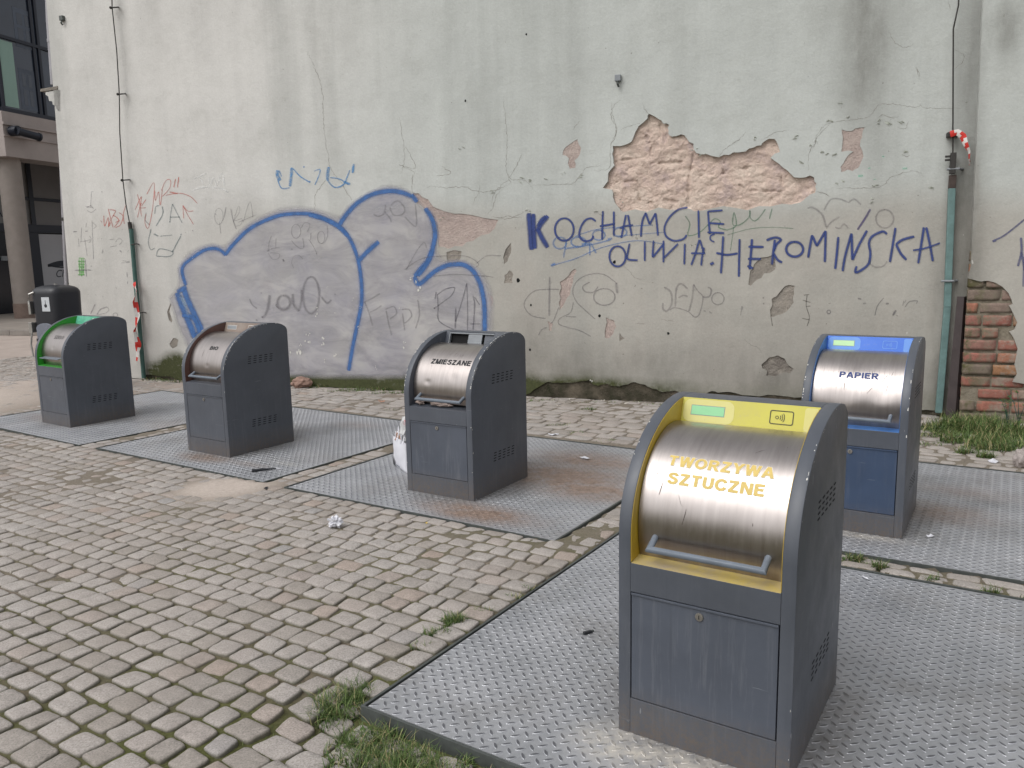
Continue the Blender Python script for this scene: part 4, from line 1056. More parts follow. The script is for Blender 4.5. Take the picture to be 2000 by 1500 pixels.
# hairline cracks in the plaster
CR = [[(416,0),(420,40),(440,75),(470,100)],]
CRACKS = [zoomed(1160,200,.23,[(415,0),(425,50),(465,95)]), zoomed(1160,200,.23,[(150,0),(160,120),(185,210),(180,300),(150,350),(140,440),(140,520),(110,570),(0,580)]), zoomed(1160,200,.23,[(1060,460),(1120,390),(1250,300),(1290,245)]),
 zoomed(1160,200,.23,[(1420,320),(1500,280),(1540,250),(1600,250),(1650,230)]), zoomed(1160,200,.23,[(1820,580),(1830,420),(1880,350),(1900,290),(2000,190)]), zoomed(1160,200,.23,[(230,230),(330,190),(390,180)]),
 zoomed(1160,200,.23,[(1890,765),(1950,770),(2000,800)]),
 zoomed(1580,200,.16,[(0,580),(75,520),(80,430),(110,380),(240,260),(560,210),(740,165),(850,40),(1000,20),(1300,60),(1360,30),(1420,70),(1700,75),(1875,70)]),
 zoomed(1580,200,.16,[(830,200),(880,150),(930,155),(1000,180),(1090,170)]), zoomed(1580,200,.16,[(980,230),(1010,200),(1050,185)]), zoomed(1580,200,.16,[(1090,310),(1130,325),(1190,310),(1210,230)]),
 zoomed(1580,200,.16,[(340,1050),(520,1045),(800,1040),(920,1000),(1010,910),(1280,840),(1400,900)]), zoomed(1580,200,.16,[(120,1095),(200,1110),(260,1150)]), zoomed(1580,200,.16,[(1130,630),(1180,665),(1235,640)]),
 zoomed(960,180,.36,[(65,20),(75,150),(85,250),(80,400),(105,470),(180,480),(240,540)]), zoomed(960,180,.36,[(220,505),(340,500),(440,495),(480,450),(520,410),(600,400)]), zoomed(960,180,.36,[(0,600),(20,540),(100,470)]), zoomed(960,180,.36,[(0,675),(90,685),(180,650)]),
 zoomed(960,180,.36,[(700,40),(660,80),(650,140),(680,200),(650,280)]), zoomed(960,180,.36,[(440,205),(480,155)]), zoomed(1000,380,.22,[(1000,640),(1060,700),(1100,740),(1180,750)]),
 zoomed(620,340,.2667,[(800,100),(850,90),(930,100),(1080,95),(1140,120),(1240,130),(1330,110),(1420,60)]), zoomed(620,340,.2667,[(1190,80),(1180,140),(1150,180),(1145,230)]), zoomed(620,340,.2667,[(1240,300),(1280,250),(1300,180),(1340,120)]), zoomed(620,340,.2667,[(1325,330),(1380,310),(1440,315),(1500,320)]),
 zoomed(620,340,.2667,[(190,80),(210,130),(250,190)]), zoomed(620,340,.2667,[(700,0),(690,80),(695,150)]), zoomed(620,340,.2667,[(1420,60),(1400,30),(1390,0)]), zoomed(620,340,.2667,[(870,10),(950,5),(970,-20),(900,-60)]),
 zoomed(300,280,.35,[(955,0),(975,60),(985,130),(1060,240),(1110,320)]), zoomed(300,280,.35,[(1395,0),(1440,80),(1460,140),(1370,120),(1450,160),(1440,200)]), zoomed(300,280,.35,[(900,380),(905,280),(935,240),(985,170)]),
 [(600,100),(628,170),(632,240),(640,300)], [(1020,300),(1005,330),(992,350)], [(780,230),(790,300),(783,340)], zoomed(1440,540,.22,[(60,560),(120,610),(180,630),(215,680)]), zoomed(1000,520,.22,[(1090,505),(1195,515)]), zoomed(1000,520,.22,[(1320,470),(1450,490)]),
 [(1735,60),(1750,85),(1770,92),(1785,85)], [(1790,130),(1797,150)], [(1852,0),(1856,20)], zoomed(1640,0,.373,[(400,350),(420,420)]), zoomed(1640,0,.373,[(600,360),(640,330),(650,290),(600,260)])]
mbk = MB(); rsk = random.Random(3)
def wpt(p, lift): u, z = wp(*p); return (u, -lift, z)
for c_ in CRACKS:
    p = crom(c_, 3.0); n = len(p); A_, B_ = [], []
    for i, q in enumerate(p):
        a = p[max(0, i-1)]; b_ = p[min(n-1, i+1)]; dx, dy = b_[0]-a[0], b_[1]-a[1]; l = math.hypot(dx, dy) or 1
        jx, jy = rsk.gauss(0, .7), rsk.gauss(0, .7); w_ = 0.44*rsk.uniform(.3, 1.4)*min(1, .25+3*min(i, n-1-i)/n)
        A_.append(wpt((q[0]+jx-dy/l*w_, q[1]+jy+dx/l*w_), .0008)); B_.append(wpt((q[0]+jx+dy/l*w_, q[1]+jy-dx/l*w_), .0008))
    mbk.strip(A_, B_)
mbk.build('crack', MAT['crack'], wall, fix=False)
# curling flakes of paint round the damaged places
fl = MB(); rsf = random.Random(8)
FLK = [(1040,350,5),(1072,352,4),(1105,335,4),(1130,345,5),(1216,395,4),(1600,300,6),(1570,320,7),(1585,280,6),(1622,300,6),(1770,300,7),(1715,240,6),(1740,240,7),(1755,235,6),(1705,360,6),(1640,355,6),(1815,365,5),(1700,392,5),(1620,238,6),(1660,232,4),(955,372,5),(1015,352,5),(860,425,4),(1548,268,6),(1480,268,5),(1370,300,5),(1355,292,4),(900,290,3),(1030,410,4),(1170,418,5),(1352,475,4),(1240,460,3),(1640,200,4)]
for (px, py, s_) in FLK:
    for k in range(2):
        x, y = px+rsf.uniform(-8, 8), py+rsf.uniform(-5, 5); w_ = s_*rsf.uniform(.5, 1.1); h_ = s_*rsf.uniform(.2, .5); an = rsf.uniform(-.7, .7)
        q = [(-w_, 0), (-w_*.3, h_*.6), (w_, h_*.2), (w_*.6, -h_*.5), (-w_*.3, -h_*.7)]
        pts = []
        for i_, (a, c_) in enumerate(q):
            X_, Y_ = x+a*math.cos(an)-c_*math.sin(an), y+a*math.sin(an)+c_*math.cos(an); pts.append(wpt((X_, Y_), .001 if i_ in (0, 1, 2) else .011+.006*rsf.random()))
        fl.add(pts, [(0, 1, 2, 3, 4)])
MAT['flake'] = plain('curled_flakes', sr(196, 200, 190), .85, 0, .12, 20)
fl.build('paint_flake', MAT['flake'], wall, fix=False)
wf = MB(); rsw = random.Random(12)
for (px, py, s_) in [(601,665,5),(603,652,3),(583,687,5),(588,676,3),(632,664,4),(630,672,3),(568,690,3),(655,692,4),(636,705,3),(790,670,3),(789,680,3),(803,545,3),(815,556,5),(812,550,3),(360,501,3),(376,503,2),(617,614,3),(620,602,2),(1155,744,3),(735,720,2),(700,640,2),(655,610,2),(690,585,1.6),(705,600,1.6),(560,640,1.6),(520,655,1.6),(458,640,1.6),(780,600,1.6),(640,560,1.5)]:
    for _k in range(3):
        x, y = px+rsw.gauss(0, s_*.6), py+rsw.gauss(0, s_*.9); n_ = 6; a_, b2 = s_*rsw.uniform(.2, .55), s_*rsw.uniform(.3, .9)
        wf.add([wpt((x+a_*rsw.uniform(.5, 1.2)*math.cos(2*math.pi*k/n_), y+b2*rsw.uniform(.5, 1.2)*math.sin(2*math.pi*k/n_)), .0072) for k in range(n_)], [tuple(range(n_))])
wf.build('paint_flake', plain('white_undercoat', sr(206, 204, 198), .85, 0, .1, 30), wall, fix=False)

# ------------------------------------------------------------------ graffiti: films of paint on the plaster
def oval(cx, cy, rx, ry, a0=90, sweep=365, n=18): return [(cx+rx*math.cos(R(a0+sweep*i/n)), cy-ry*math.sin(R(a0+sweep*i/n))) for i in range(n+1)]
WK = 1.22
def strokes(name, label, mat, o3, lst, width, lift, parent=wall, wfun=wp, y0=0.0, k_=None):
    ox, oy, k = o3; V, Fc, UV = [], [], []
    for si, st in enumerate(lst):
        w_ = width
        if isinstance(st, tuple) and isinstance(st[0], (int, float)): w_, st = st
        p = crom([(ox+x*k, oy+y*k) for x, y in st], 2.5)
        hw = w_*WK*k/2; n = len(p); L_ = []; 
        # extend the ends a little so that they finish round and soft
        uv = 0.0; b = len(V); lf = lift+si*.00014
        for i, q in enumerate(p):
            a = p[max(0, i-1)]; c = p[min(n-1, i+1)]; dx, dy = c[0]-a[0], c[1]-a[1]; l = math.hypot(dx, dy) or 1
            t = min(1.0, .72+.28*min(i, n-1-i)/max(1.0, hw/2.5*1.2))
            for sg in (-1, 0, 1):
                u, z = wfun(q[0]-dy/l*hw*sg*t, q[1]+dx/l*hw*sg*t); V.append((u, y0-lf, z)); UV.append((uv, .5+.5*sg))
            uv += .01
        for i in range(n-1):
            for j in (0, 1): Fc.append((b+i*3+j, b+i*3+j+1, b+(i+1)*3+j+1, b+(i+1)*3+j))
    o = mk(name, V, Fc, mat, parent, uvs=UV)
    if label: o['label'] = label
    return o
# filler of the big piece
FILL = [(327,580),(344,556),(344,522),(358,503),(380,482),(416,473),(440,476),(454,458),(488,431),(524,412),(560,401),(596,401),(632,408),(664,419),(676,401),(708,380),(745,360),(780,361),(804,372),(826,396),(852,430),(857,489),(876,505),(908,504),(940,524),(959,553),(967,588),(967,628),(962,690),(955,736),(700,742),(560,738),(450,720),(380,700),(352,655)]
fz = [wp(*p) for p in crom(FILL+[FILL[0]], 12.0)[:-1]]
cu_, cz_ = sum(p[0] for p in fz)/len(fz), sum(p[1] for p in fz)/len(fz)
def shrink(poly, d):
    n = len(poly); out = []
    for i in range(n):
        a, c = poly[i-1], poly[(i+1) % n]; dx, dz = c[0]-a[0], c[1]-a[1]; l = math.hypot(dx, dz) or 1
        q1 = (poly[i][0]-dz/l*d, poly[i][1]+dx/l*d); q2 = (poly[i][0]+dz/l*d, poly[i][1]-dx/l*d)
        out.append(q1 if inside(poly, *q1) else q2)
    return out
fi = shrink(fz, .09)
vs2 = [Vector(p) for p in fz]+[Vector(p) for p in fi]; nf_ = len(fz)
cv, ce, cf, ov_, _, _ = delaunay_2d_cdt(vs2, [(i, (i+1) % nf_) for i in range(nf_)]+[(nf_+i, nf_+(i+1) % nf_) for i in range(nf_)], [], 0, 1e-5)
ff = [tuple(f) for f in cf if inside(fz, sum(cv[i][0] for i in f)/len(f), sum(cv[i][1] for i in f)/len(f))]
film = [0.0 if any(o_ < nf_ for o_ in ov_[i]) else 1.0 for i in range(len(cv))]
o = mk('graffiti_filler', [(v[0], -.0016, v[1]) for v in cv], ff, fill_film('lilac_grey_filler', sr(158, 156, 168), sr(188, 185, 182), .84), wall, attrs={'film': ('POINT', film)})
o['label'] = 'lilac grey filler coat inside the big blue bubble outline'
blue = paint_film('blue_spray', sr(70, 110, 166), .94, .36, .3)
haz = paint_film('pale_blue_overspray', sr(120, 140, 190), .4, .5, .3)
Z2, Z3 = (320, 340, .24), (620, 340, .2667)
S2 = [(180,905),(150,800),(165,740),(230,685),(330,620),(410,605),(470,625),(505,662)]
S2b = [(500,660),(560,580),(680,460),(800,390),(950,335),(1100,322),(1210,330),(1330,375),(1430,430),(1510,520),(1570,660),(1600,800),(1612,950),(1605,1080),(1570,1250),(1535,1420),(1505,1600)]
S3 = [[(160,375),(210,300),(290,215),(400,150),(520,125),(620,135),(690,165)], [(690,150),(730,205)], [(790,250),(840,330),(862,430),(850,520),(820,620),(770,680),(712,748)], [(840,560),(800,660),(735,745)], [(712,748),(745,805),(850,720),(920,680),(990,662),(1070,665),(1140,710),(1190,800),(1215,900),(1225,1000),(1225,1180)], [(300,640),(370,565),(450,495)]]
strokes('graffiti_overspray', None, haz, Z2, [(75, S2), (75, S2b)], 75, .0019); strokes('graffiti_overspray', None, haz, Z3, S3, 68, .0024)
strokes('graffiti_outline', 'thick blue sprayed bubble outline on the wall behind the bins', blue, Z2, [S2, (36, S2b), (46, [(1180,330),(1300,362),(1420,425),(1500,505)])], 32, .0032)
strokes('graffiti_outline', None, blue, Z3, S3, 40, .0038)
blk = [(78,970),(155,908),(190,900),(215,1000),(262,1110),(330,1250),(345,1290),(240,1350),(160,1150)]
strokes('graffiti_block', None, blue, Z2, [(64, [(108,965),(140,1050),(190,1170),(262,1345)]), (60, [(165,930),(190,1010),(240,1120),(310,1270)]), (50, [(110,960),(185,915)]), (46, [(150,1150),(240,1170),(290,1290),(250,1310)])], 50, .0036)
strokes('graffiti_block', None, paint_film('pale_streak', sr(150, 170, 190), .7, .45, .8), Z2, [[(130,990),(175,1080),(200,1150)], [(150,1000),(185,1070)]], 26, .0044)
# slogan
navy = paint_film('navy_spray', sr(52, 68, 124), .92, .36, .15)
ZA, ZB = (1000, 380, .22), (1420, 380, .22)
strokes('graffiti_slogan', 'dark blue sprayed capitals starting with a heavy K under the bare masonry', navy, ZA, [
 (62, [(150,165),(165,330),(175,490)]), (50, [(190,170),(195,330),(205,480)]), (54, [(320,190),(255,265),(225,330)]), (54, [(225,300),(270,390),(318,470)]), (40, [(300,190),(260,230),(230,280)]),
 oval(465,310,83,100), [(745,238),(705,212),(650,230),(608,300),(600,370),(640,410),(700,405),(725,365)],
 [(808,145),(803,280),(800,400)], [(905,150),(905,260),(905,365)], [(780,280),(850,270),(915,258)],
 [(1012,180),(990,290),(970,385)], [(1030,180),(1050,290),(1064,368)], [(955,297),(1010,280),(1075,270)],
 [(1145,375),(1150,290),(1163,220),(1188,162)], [(1188,162),(1222,265)], [(1222,265),(1275,165)], [(1275,165),(1287,260),(1296,365)],
 [(1560,115),(1480,132),(1400,200),(1355,290),(1370,370),(1440,410),(1520,395),(1552,358)],
 [(1655,140),(1658,260),(1660,385)], [(1740,148),(1748,250),(1757,350)], [(1740,150),(1870,140)], [(1750,252),(1885,262)], [(1735,335),(1885,342)], (17, [(1800,350),(1765,365),(1762,400),(1798,422)]),
 oval(938,548,72,90), [(1045,435),(1030,510),(1028,572),(1117,583)], [(1180,415),(1179,590)], [(1258,408),(1248,555)], [(1250,558),(1345,440)], [(1346,408),(1345,602)], [(1350,562),(1475,437)], [(1535,435),(1530,620)],
 [(1664,400),(1630,520),(1592,625)], [(1668,400),(1705,520)], [(1706,470),(1690,540),(1680,630)], [(1590,520),(1715,522)], (38, [(1760,620),(1792,604)]), (26, [(1875,370),(1866,540),(1855,700)])], 23, .0042)
strokes('graffiti_slogan', 'dark blue sprayed capitals ending in SKA by the teal conduit', navy, ZB, [
 (26, [(-95,518),(0,535),(95,522)]), (26, [(112,395),(108,560),(105,730)]), [(222,395),(212,530),(200,665)], [(190,463),(325,465)], [(185,570),(300,572)], [(180,632),(232,655)],
 [(350,405),(430,381),(478,402),(440,440),(415,500)], [(425,400),(410,520),(398,622)], [(415,525),(450,580),(490,603)], oval(600,485,75,66),
 [(720,560),(738,450),(755,360)], [(755,360),(797,458)], [(797,458),(875,322)], [(875,322),(872,460),(868,600)], [(988,375),(975,520),(960,660)],
 [(1025,680),(1050,540),(1105,345)], [(1105,345),(1112,580)], [(1112,580),(1170,450),(1242,320)], [(1420,352),(1380,328),(1290,370),(1260,430),(1272,520),(1258,610),(1200,665),(1140,690),(1150,635)],
 [(1495,295),(1470,450),(1445,600)], [(1662,372),(1560,400),(1500,440)], [(1500,440),(1540,520),(1592,580)], [(1747,290),(1722,450),(1696,610)], [(1768,290),(1800,440),(1826,592)], (20, [(1650,495),(1760,475),(1890,430)])], 29, .0042)
lblue = paint_film('light_blue_spray', sr(84, 122, 178), .6, .4, .4)
strokes('graffiti_tag', 'faded light blue scrawl crossing the foot of the word KOCHAM', lblue, ZA, [oval(425,430,58,52), oval(590,420,66,44), oval(770,360,56,44), oval(960,335,60,40), [(470,480),(700,445),(880,400)], [(480,430),(458,560)], [(690,420),(692,540)], [(700,430),(748,520)], (12, [(350,630),(560,570),(800,470),(1100,410),(1350,440)]), (36, [(345,632),(385,612)]), (30, [(620,440),(690,436)]), (30, [(850,395),(890,390)]), (10, [(560,370),(750,310),(1000,285),(1250,270)]), (8, [(900,370),(1350,335)])], 18, .0026)
green = paint_film('green_spray', sr(64, 124, 92), .55, .4, .4)
strokes('graffiti_tag', 'green marker scrawl under the bare masonry patch', green, ZB, [[(0,315),(80,275),(62,160),(50,262),(90,275),(150,245),(200,190),(203,140),(205,200),(242,234),(290,200),(340,130)], [(400,125),(376,215)], (10, [(60,285),(30,500)]), (8, [(0,360),(200,305),(400,290),(590,302)]), [(-370,190),(-330,260),(-345,360),(-250,340),(-160,260),(-110,215),(-60,240),(-75,290),(0,315)]], 14, .0026)
grey = paint_film('grey_marker', sr(106, 102, 108), .48, .5, .5)
greyd = paint_film('dark_grey_marker', sr(84, 82, 92), .56, .48, .45)
greyf = paint_film('faint_grey_marker', sr(112, 108, 112), .36, .4, .5)
strokes('graffiti_tag', 'faint grey loops right of the word CIE', greyf, ZB, [(24, [(715,122),(735,112),(790,130),(850,190),(880,290)]), [(860,140),(920,45),(1000,40),(1080,72)], [(1080,72),(1130,40),(1190,90)], [(880,300),(930,240),(1000,200)], oval(1400,215,78,82), [(960,290),(1000,300),(1040,260),(1075,300)], oval(1340,580,80,66, 150, 200)], 20, .0026)
strokes('graffiti_tag', None, paint_film('violet_marker', sr(92, 84, 120), .8, .3, .3), ZB, [[(1272,130),(1220,220),(1158,312)]], 22, .0028)
ZC_ = (1000, 520, .22)
strokes('graffiti_tag', 'grey looping tag with a tall upright bar left of the bare patches', grey, ZC_, [(24, [(335,95),(333,260),(330,440)]), [(325,205),(200,220),(120,300),(115,370),(180,440),(300,465)], [(420,205),(320,203)], [(415,365),(370,480),(340,510)], [(310,540),(262,565),(235,612)], [(935,155),(820,75),(700,70),(590,120),(540,210),(570,310),(650,390),(740,470)], (16, [(765,180),(722,230),(650,225),(630,180),(690,140)]), (17, oval(820,272,95,74)), [(545,320),(520,410),(430,460),(415,510),(500,545),(600,570),(700,622)], [(480,445),(570,450)], (34, [(925,150),(935,240)])], 13, .0026)
strokes('graffiti_tag', 'faint grey tag of joined letters under the dark blue capitals', greyf, ZC_, [[(1350,185),(1410,230),(1418,330),(1380,395),(1342,380),(1340,325)], [(1450,360),(1460,200),(1500,155),(1558,200)], [(1480,280),(1520,258),(1560,268)], [(1570,400),(1600,290),(1612,165)]], 22, .0026)
strokes('graffiti_tag', None, grey, ZC_, [[(1614,165),(1650,220),(1692,265),(1690,330),(1660,430),(1620,450),(1560,400),(1450,368),(1400,388)], (20, [(1738,185),(1768,205),(1755,265),(1700,276)]), oval(1828,288,55,54), (24, [(1610,160),(1620,172)]), (26, [(1695,264),(1706,274)]), (16, [(1700,392),(1722,400)]), (16, [(1752,400),(1772,420)])], 14, .0026)
ZD = (1440, 540, .22)
strokes('graffiti_tag', 'row of small dark marks above the blue framed bin', greyd, ZD, [(26, [(225,190),(238,190)]), (24, [(228,240),(240,242)]), (20, [(1070,195),(1100,200)]), (20, [(1115,240),(1145,240)]), [(1300,190),(1245,260),(1222,345)], (26, [(1318,240),(1345,242)]), (30, [(1410,300),(1380,345)]), (18, [(1412,345),(1425,350)]), (9, [(1480,212),(1468,258)]), (9, [(1496,210),(1484,235)]), [(1490,268),(1530,222),(1600,215)], [(1600,215),(1590,240)], (10, [(810,240),(830,236)]), oval(812,314,16,16), (8, [(40,262),(30,345)]), (8, [(40,262),(48,270),(42,300)])], 12, .0026)
crk = paint_film('scratch_dark', sr(90, 86, 80), .7, .35, .5)
strokes('scratch', None, crk, ZD, [[(620,165),(612,260),(640,360),(620,440)], [(580,210),(650,230)], [(590,165),(640,160)], [(610,265),(650,262)], [(575,370),(640,385)], [(300,360),(312,440)]], 9, .0028)
# tags inside the bubble piece
strokes('graffiti_tag', 'smudged grey word in the middle of the lilac bubble', grey, Z2, [(34, [(862,985),(855,1060),(830,1140),(800,1168)]), [(700,1015),(720,1060),(760,1095)], (34, oval(978,1045,52,58)), (32, [(1050,975),(1058,1060),(1100,1118)]), (28, [(1100,1118),(1120,1030),(1120,940)]), (26, oval(1200,985,66,150)), (22, [(1285,1000),(1330,1050),(1365,1022)]), (22, [(1390,975),(1400,980)]), (16, [(920,1060),(912,1068),(940,1095)]), (24, [(750,1185),(765,1195)]), (22, [(795,1165),(810,1160)]), (26, [(790,965),(800,970)])], 16, .0050)
strokes('graffiti_tag', 'thin grey double row of looped letters in the lilac bubble', grey, Z2, [[(850,630),(858,560),(880,500)], [(840,628),(890,605),(945,600)], [(915,520),(912,600)], [(868,640),(940,648),(935,685),(890,695),(850,642)], (13, [(960,690),(988,712)]), (13, [(972,712),(978,688)]), [(1040,540),(1075,580),(1120,608),(1140,590),(1132,520)], oval(1078,465,38,58), [(1120,440),(1150,395),(1190,410),(1170,470)], (11, [(1200,480),(1196,540)]), [(1180,530),(1220,590),(1248,652)], oval(1282,515,30,50), [(1330,420),(1335,500),(1310,555),(1280,566)], (20, [(1038,608),(1050,614)]), [(1132,690),(1100,660),(1060,672),(1042,720),(1060,765)], (16, [(1240,645),(1250,655)])], 9, .0050)
strokes('graffiti_tag', 'faint letters EPD right of the blue dividing line', greyf, Z3, [[(340,940),(400,910),(460,875)], [(350,940),(380,1020),(405,1110)], [(385,1012),(430,990),(470,962)], [(505,1000),(520,1080),(545,1180)], [(500,990),(560,970),(580,1020),(530,1062)], [(625,1020),(640,1145)], [(620,990),(672,992),(690,1042),(640,1092)], [(735,920),(748,1030),(720,1130)]], 14, .0050)
strokes('graffiti_tag', 'grey angular tag above the torn open bin', greyd, Z3, [(17, [(872,862),(862,915)]), [(880,880),(885,980),(892,1075),(1005,1142)], [(880,882),(940,842),(1005,832),(985,885),(930,930),(852,985)], (16, [(1015,980),(1010,1130)]), [(1012,1082),(1060,930),(1095,800)], [(1095,800),(1100,970),(1100,1140)], (14, [(1140,890),(1152,960),(1140,1140)]), [(1152,900),(1190,960)], [(1120,1097),(1192,1097)], (18, [(855,985),(862,978)])], 11, .0050)
strokes('graffiti_tag', None, grey, Z3, [[(652,702),(700,610),(740,545),(782,500),(802,545)], [(640,700),(740,630),(850,605),(1080,600),(1180,655),(1160,682)], [(850,748),(1000,735),(1200,745),(1290,755)], [(1165,655),(1240,600),(1345,598)]], 10, .0050)
strokes('graffiti_tag', 'smudged letters at the top of the lilac piece', greyf, Z3, [[(412,292),(445,310),(490,285),(500,225)], [(495,280),(530,320),(542,352)], [(530,242),(560,300),(622,294),(640,250),(590,195),(540,225)], [(718,220),(722,380),(640,312)]], 14, .0050)
cyan = paint_film('faded_cyan_marker', sr(84, 140, 190), .75, .35, .6)
strokes('graffiti_tag', 'washed out bright blue tag above the bubble piece', cyan, (300, 280, .35), [(24, [(692,150),(692,180),(708,208)]), (9, [(692,200),(715,250),(760,248)]), (9, [(700,150),(715,185)]), (20, [(772,135),(768,190),(762,240)]), (9, [(778,140),(820,185),(868,215)]), (16, [(838,128),(840,135)]), (18, [(868,212),(875,218)]), (8, [(895,155),(930,148),(915,200),(900,232)]), (22, [(978,132),(972,175),(972,208)]), (10, [(972,208),(1010,245),(1058,232),(1080,190),(1095,150)]), (18, [(1118,115),(1110,165)]), (18, [(1060,215),(1098,228)]), (9, [(985,190),(1040,200),(1090,230)])], 12, .0026)
red = paint_film('red_marker', sr(190, 104, 92), .7, .42, .4)
Z1 = (120, 300, .24)
strokes('graffiti_tag', 'thin red tag right of the green conduit with an arrow', red, Z1, [[(600,460),(650,350),(640,430),(620,520)], [(620,330),(640,420),(652,512)], [(650,430),(690,372)], [(655,400),(640,440),(690,440)], [(695,332),(755,240),(742,450),(708,605),(680,560),(690,490)], [(760,300),(766,382),(792,312),(802,420)], [(822,290),(808,422)], [(815,300),(850,222),(888,215),(882,280),(822,350)], [(850,340),(960,322),(1050,350),(1108,406)], (15, [(882,312),(945,326)]), (11, [(930,206),(915,276)]), (11, [(956,190),(945,276)]), [(990,420),(996,530)], [(990,420),(1030,500),(1077,577)], [(995,430),(1030,468),(1076,466)]], 8, .0026)
strokes('graffiti_tag', 'small red scribble left of the green conduit', red, Z1, [[(345,505),(352,590),(382,520),(386,592),(402,560)], [(382,450),(402,530),(420,600)], [(390,455),(440,465),(425,500),(400,545),(380,600)], [(420,500),(468,540),(430,600)], [(470,480),(502,510),(480,580),(440,602)], [(526,420),(505,490),(512,572)], [(318,545),(332,560)], [(440,560),(475,545)]], 9, .0026)
dgreen = paint_film('dark_green_marker', sr(84, 108, 112), .6, .4, .5)
strokes('graffiti_tag', 'dark green letters with a cup shaped doodle under the red tag', dgreen, Z1, [[(690,480),(682,540),(720,580)], (12, [(820,430),(826,490),(770,590)]), [(760,490),(770,430),(800,425)], [(905,410),(890,490),(884,560)], [(905,410),(945,490),(985,566)], (11, [(888,517),(965,516)]), (18, [(880,553),(886,560)]), (14, [(730,615),(722,650)]), [(722,650),(708,720),(728,782),(762,768)], (16, [(752,652),(790,672)]), (8, [(800,672),(905,664)]), [(772,832),(800,776),(905,800),(882,836),(775,834)], (12, [(908,795),(940,730),(975,668)]), (18, [(970,660),(980,655)]), (18, [(902,790),(912,800)])], 10, .0026)
white = paint_film('white_marker', sr(224, 224, 222), .75, .4, .5)
strokes('graffiti_tag', 'pale white tag between the red tag and the blue tag', white, Z1, [(16, [(1070,300),(1150,275),(1290,280),(1360,315)]), [(1080,205),(1180,160)], [(1125,190),(1160,252)], [(1200,190),(1212,262),(1240,200),(1270,265)], [(1272,250),(1312,158),(1328,262)], [(1285,220),(1330,215)]], 13, .0026)
strokes('graffiti_tag', 'thin grey letters QUBA left of the blue outline', grey, Z1, [oval(1282,510,34,66), (8, [(1288,560),(1298,655)]), (12, [(1340,435),(1325,520)]), [(1325,520),(1300,570)], (14, [(1380,450),(1398,540),(1425,615)]), [(1400,560),(1440,430),(1452,470),(1410,545),(1470,530),(1460,580),(1420,590)], [(1480,560),(1520,420),(1540,395),(1552,460),(1560,520)], [(1440,560),(1580,500)], (16, [(1255,485),(1258,500)])], 7, .0026)
strokes('graffiti_tag', 'scatter of small dark marks left of the green conduit', greyd, Z1, [[(245,315),(238,430)], [(240,312),(262,310)], [(195,430),(258,440)], [(205,440),(240,425),(262,448)], [(210,462),(245,478),(285,450)], (14, [(95,636),(128,634)]), [(165,600),(160,720)], [(205,565),(200,600)], (10, [(195,632),(215,630)]), [(250,545),(262,860)], [(255,560),(285,590),(260,612)], [(140,690),(145,760)], [(190,690),(210,830)], [(230,670),(245,700),(225,725)], (12, [(110,950),(245,948)]), (10, [(195,860),(205,1000)]), (12, [(240,915),(250,918)]), (10, [(535,965),(536,1005)]), (12, [(540,1040),(540,1060)]), (12, [(478,785),(490,805)]), [(540,800),(548,785)], [(485,890),(560,885)], [(500,870),(560,880)], (14, [(328,308),(334,314)]), (10, [(340,780),(332,812)]), (8, [(300,690),(298,696)]), (8, [(330,690),(328,696)]), [(445,1085),(452,1100)], [(280,1145),(285,1155)], [(335,1165),(345,1160)], (12, [(495,615),(500,618)]), (12, [(1068,622),(1074,632)])], 6, .0026)
strokes('graffiti_tag', None, greyf, Z1, [[(440,720),(470,690),(495,710),(470,745)], [(390,700),(430,695)], [(395,760),(450,750)], [(150,720),(240,700)]], 9, .0026)
strokes('graffiti_tag', 'green scribbled block near the drainpipe', paint_film('bright_green_scribble', sr(110, 172, 98), .7, .4, .5), Z1, [[(140,850),(190,855)], [(135,875),(195,880)], [(138,900),(190,905)], [(140,920),(188,925)], [(145,860),(150,990)], [(165,850),(165,1000)], [(182,860),(178,985)], [(140,960),(185,965)], [(135,985),(190,985)]], 16, .0023)
strokes('graffiti_tag', 'grey pipe shaped doodle above the green topped bin', grey, Z1, [(13, [(275,1225),(238,1305)]), (16, [(290,1312),(318,1268),(372,1248)]), [(372,1248),(388,1272),(362,1298)], [(300,1310),(360,1298)], oval(440,1312,18,16)], 9, .0026)
strokes('graffiti_tag', None, paint_film('mint_smear', sr(132, 200, 172), .65, .5, .5), (1580, 200, .16), [(46, [(600,900),(660,895)]), (26, [(720,805),(750,800)]), (32, [(890,660),(920,662)]), (40, [(1140,808),(1200,806)]), (26, [(790,940),(815,938)])], 30, .0023)

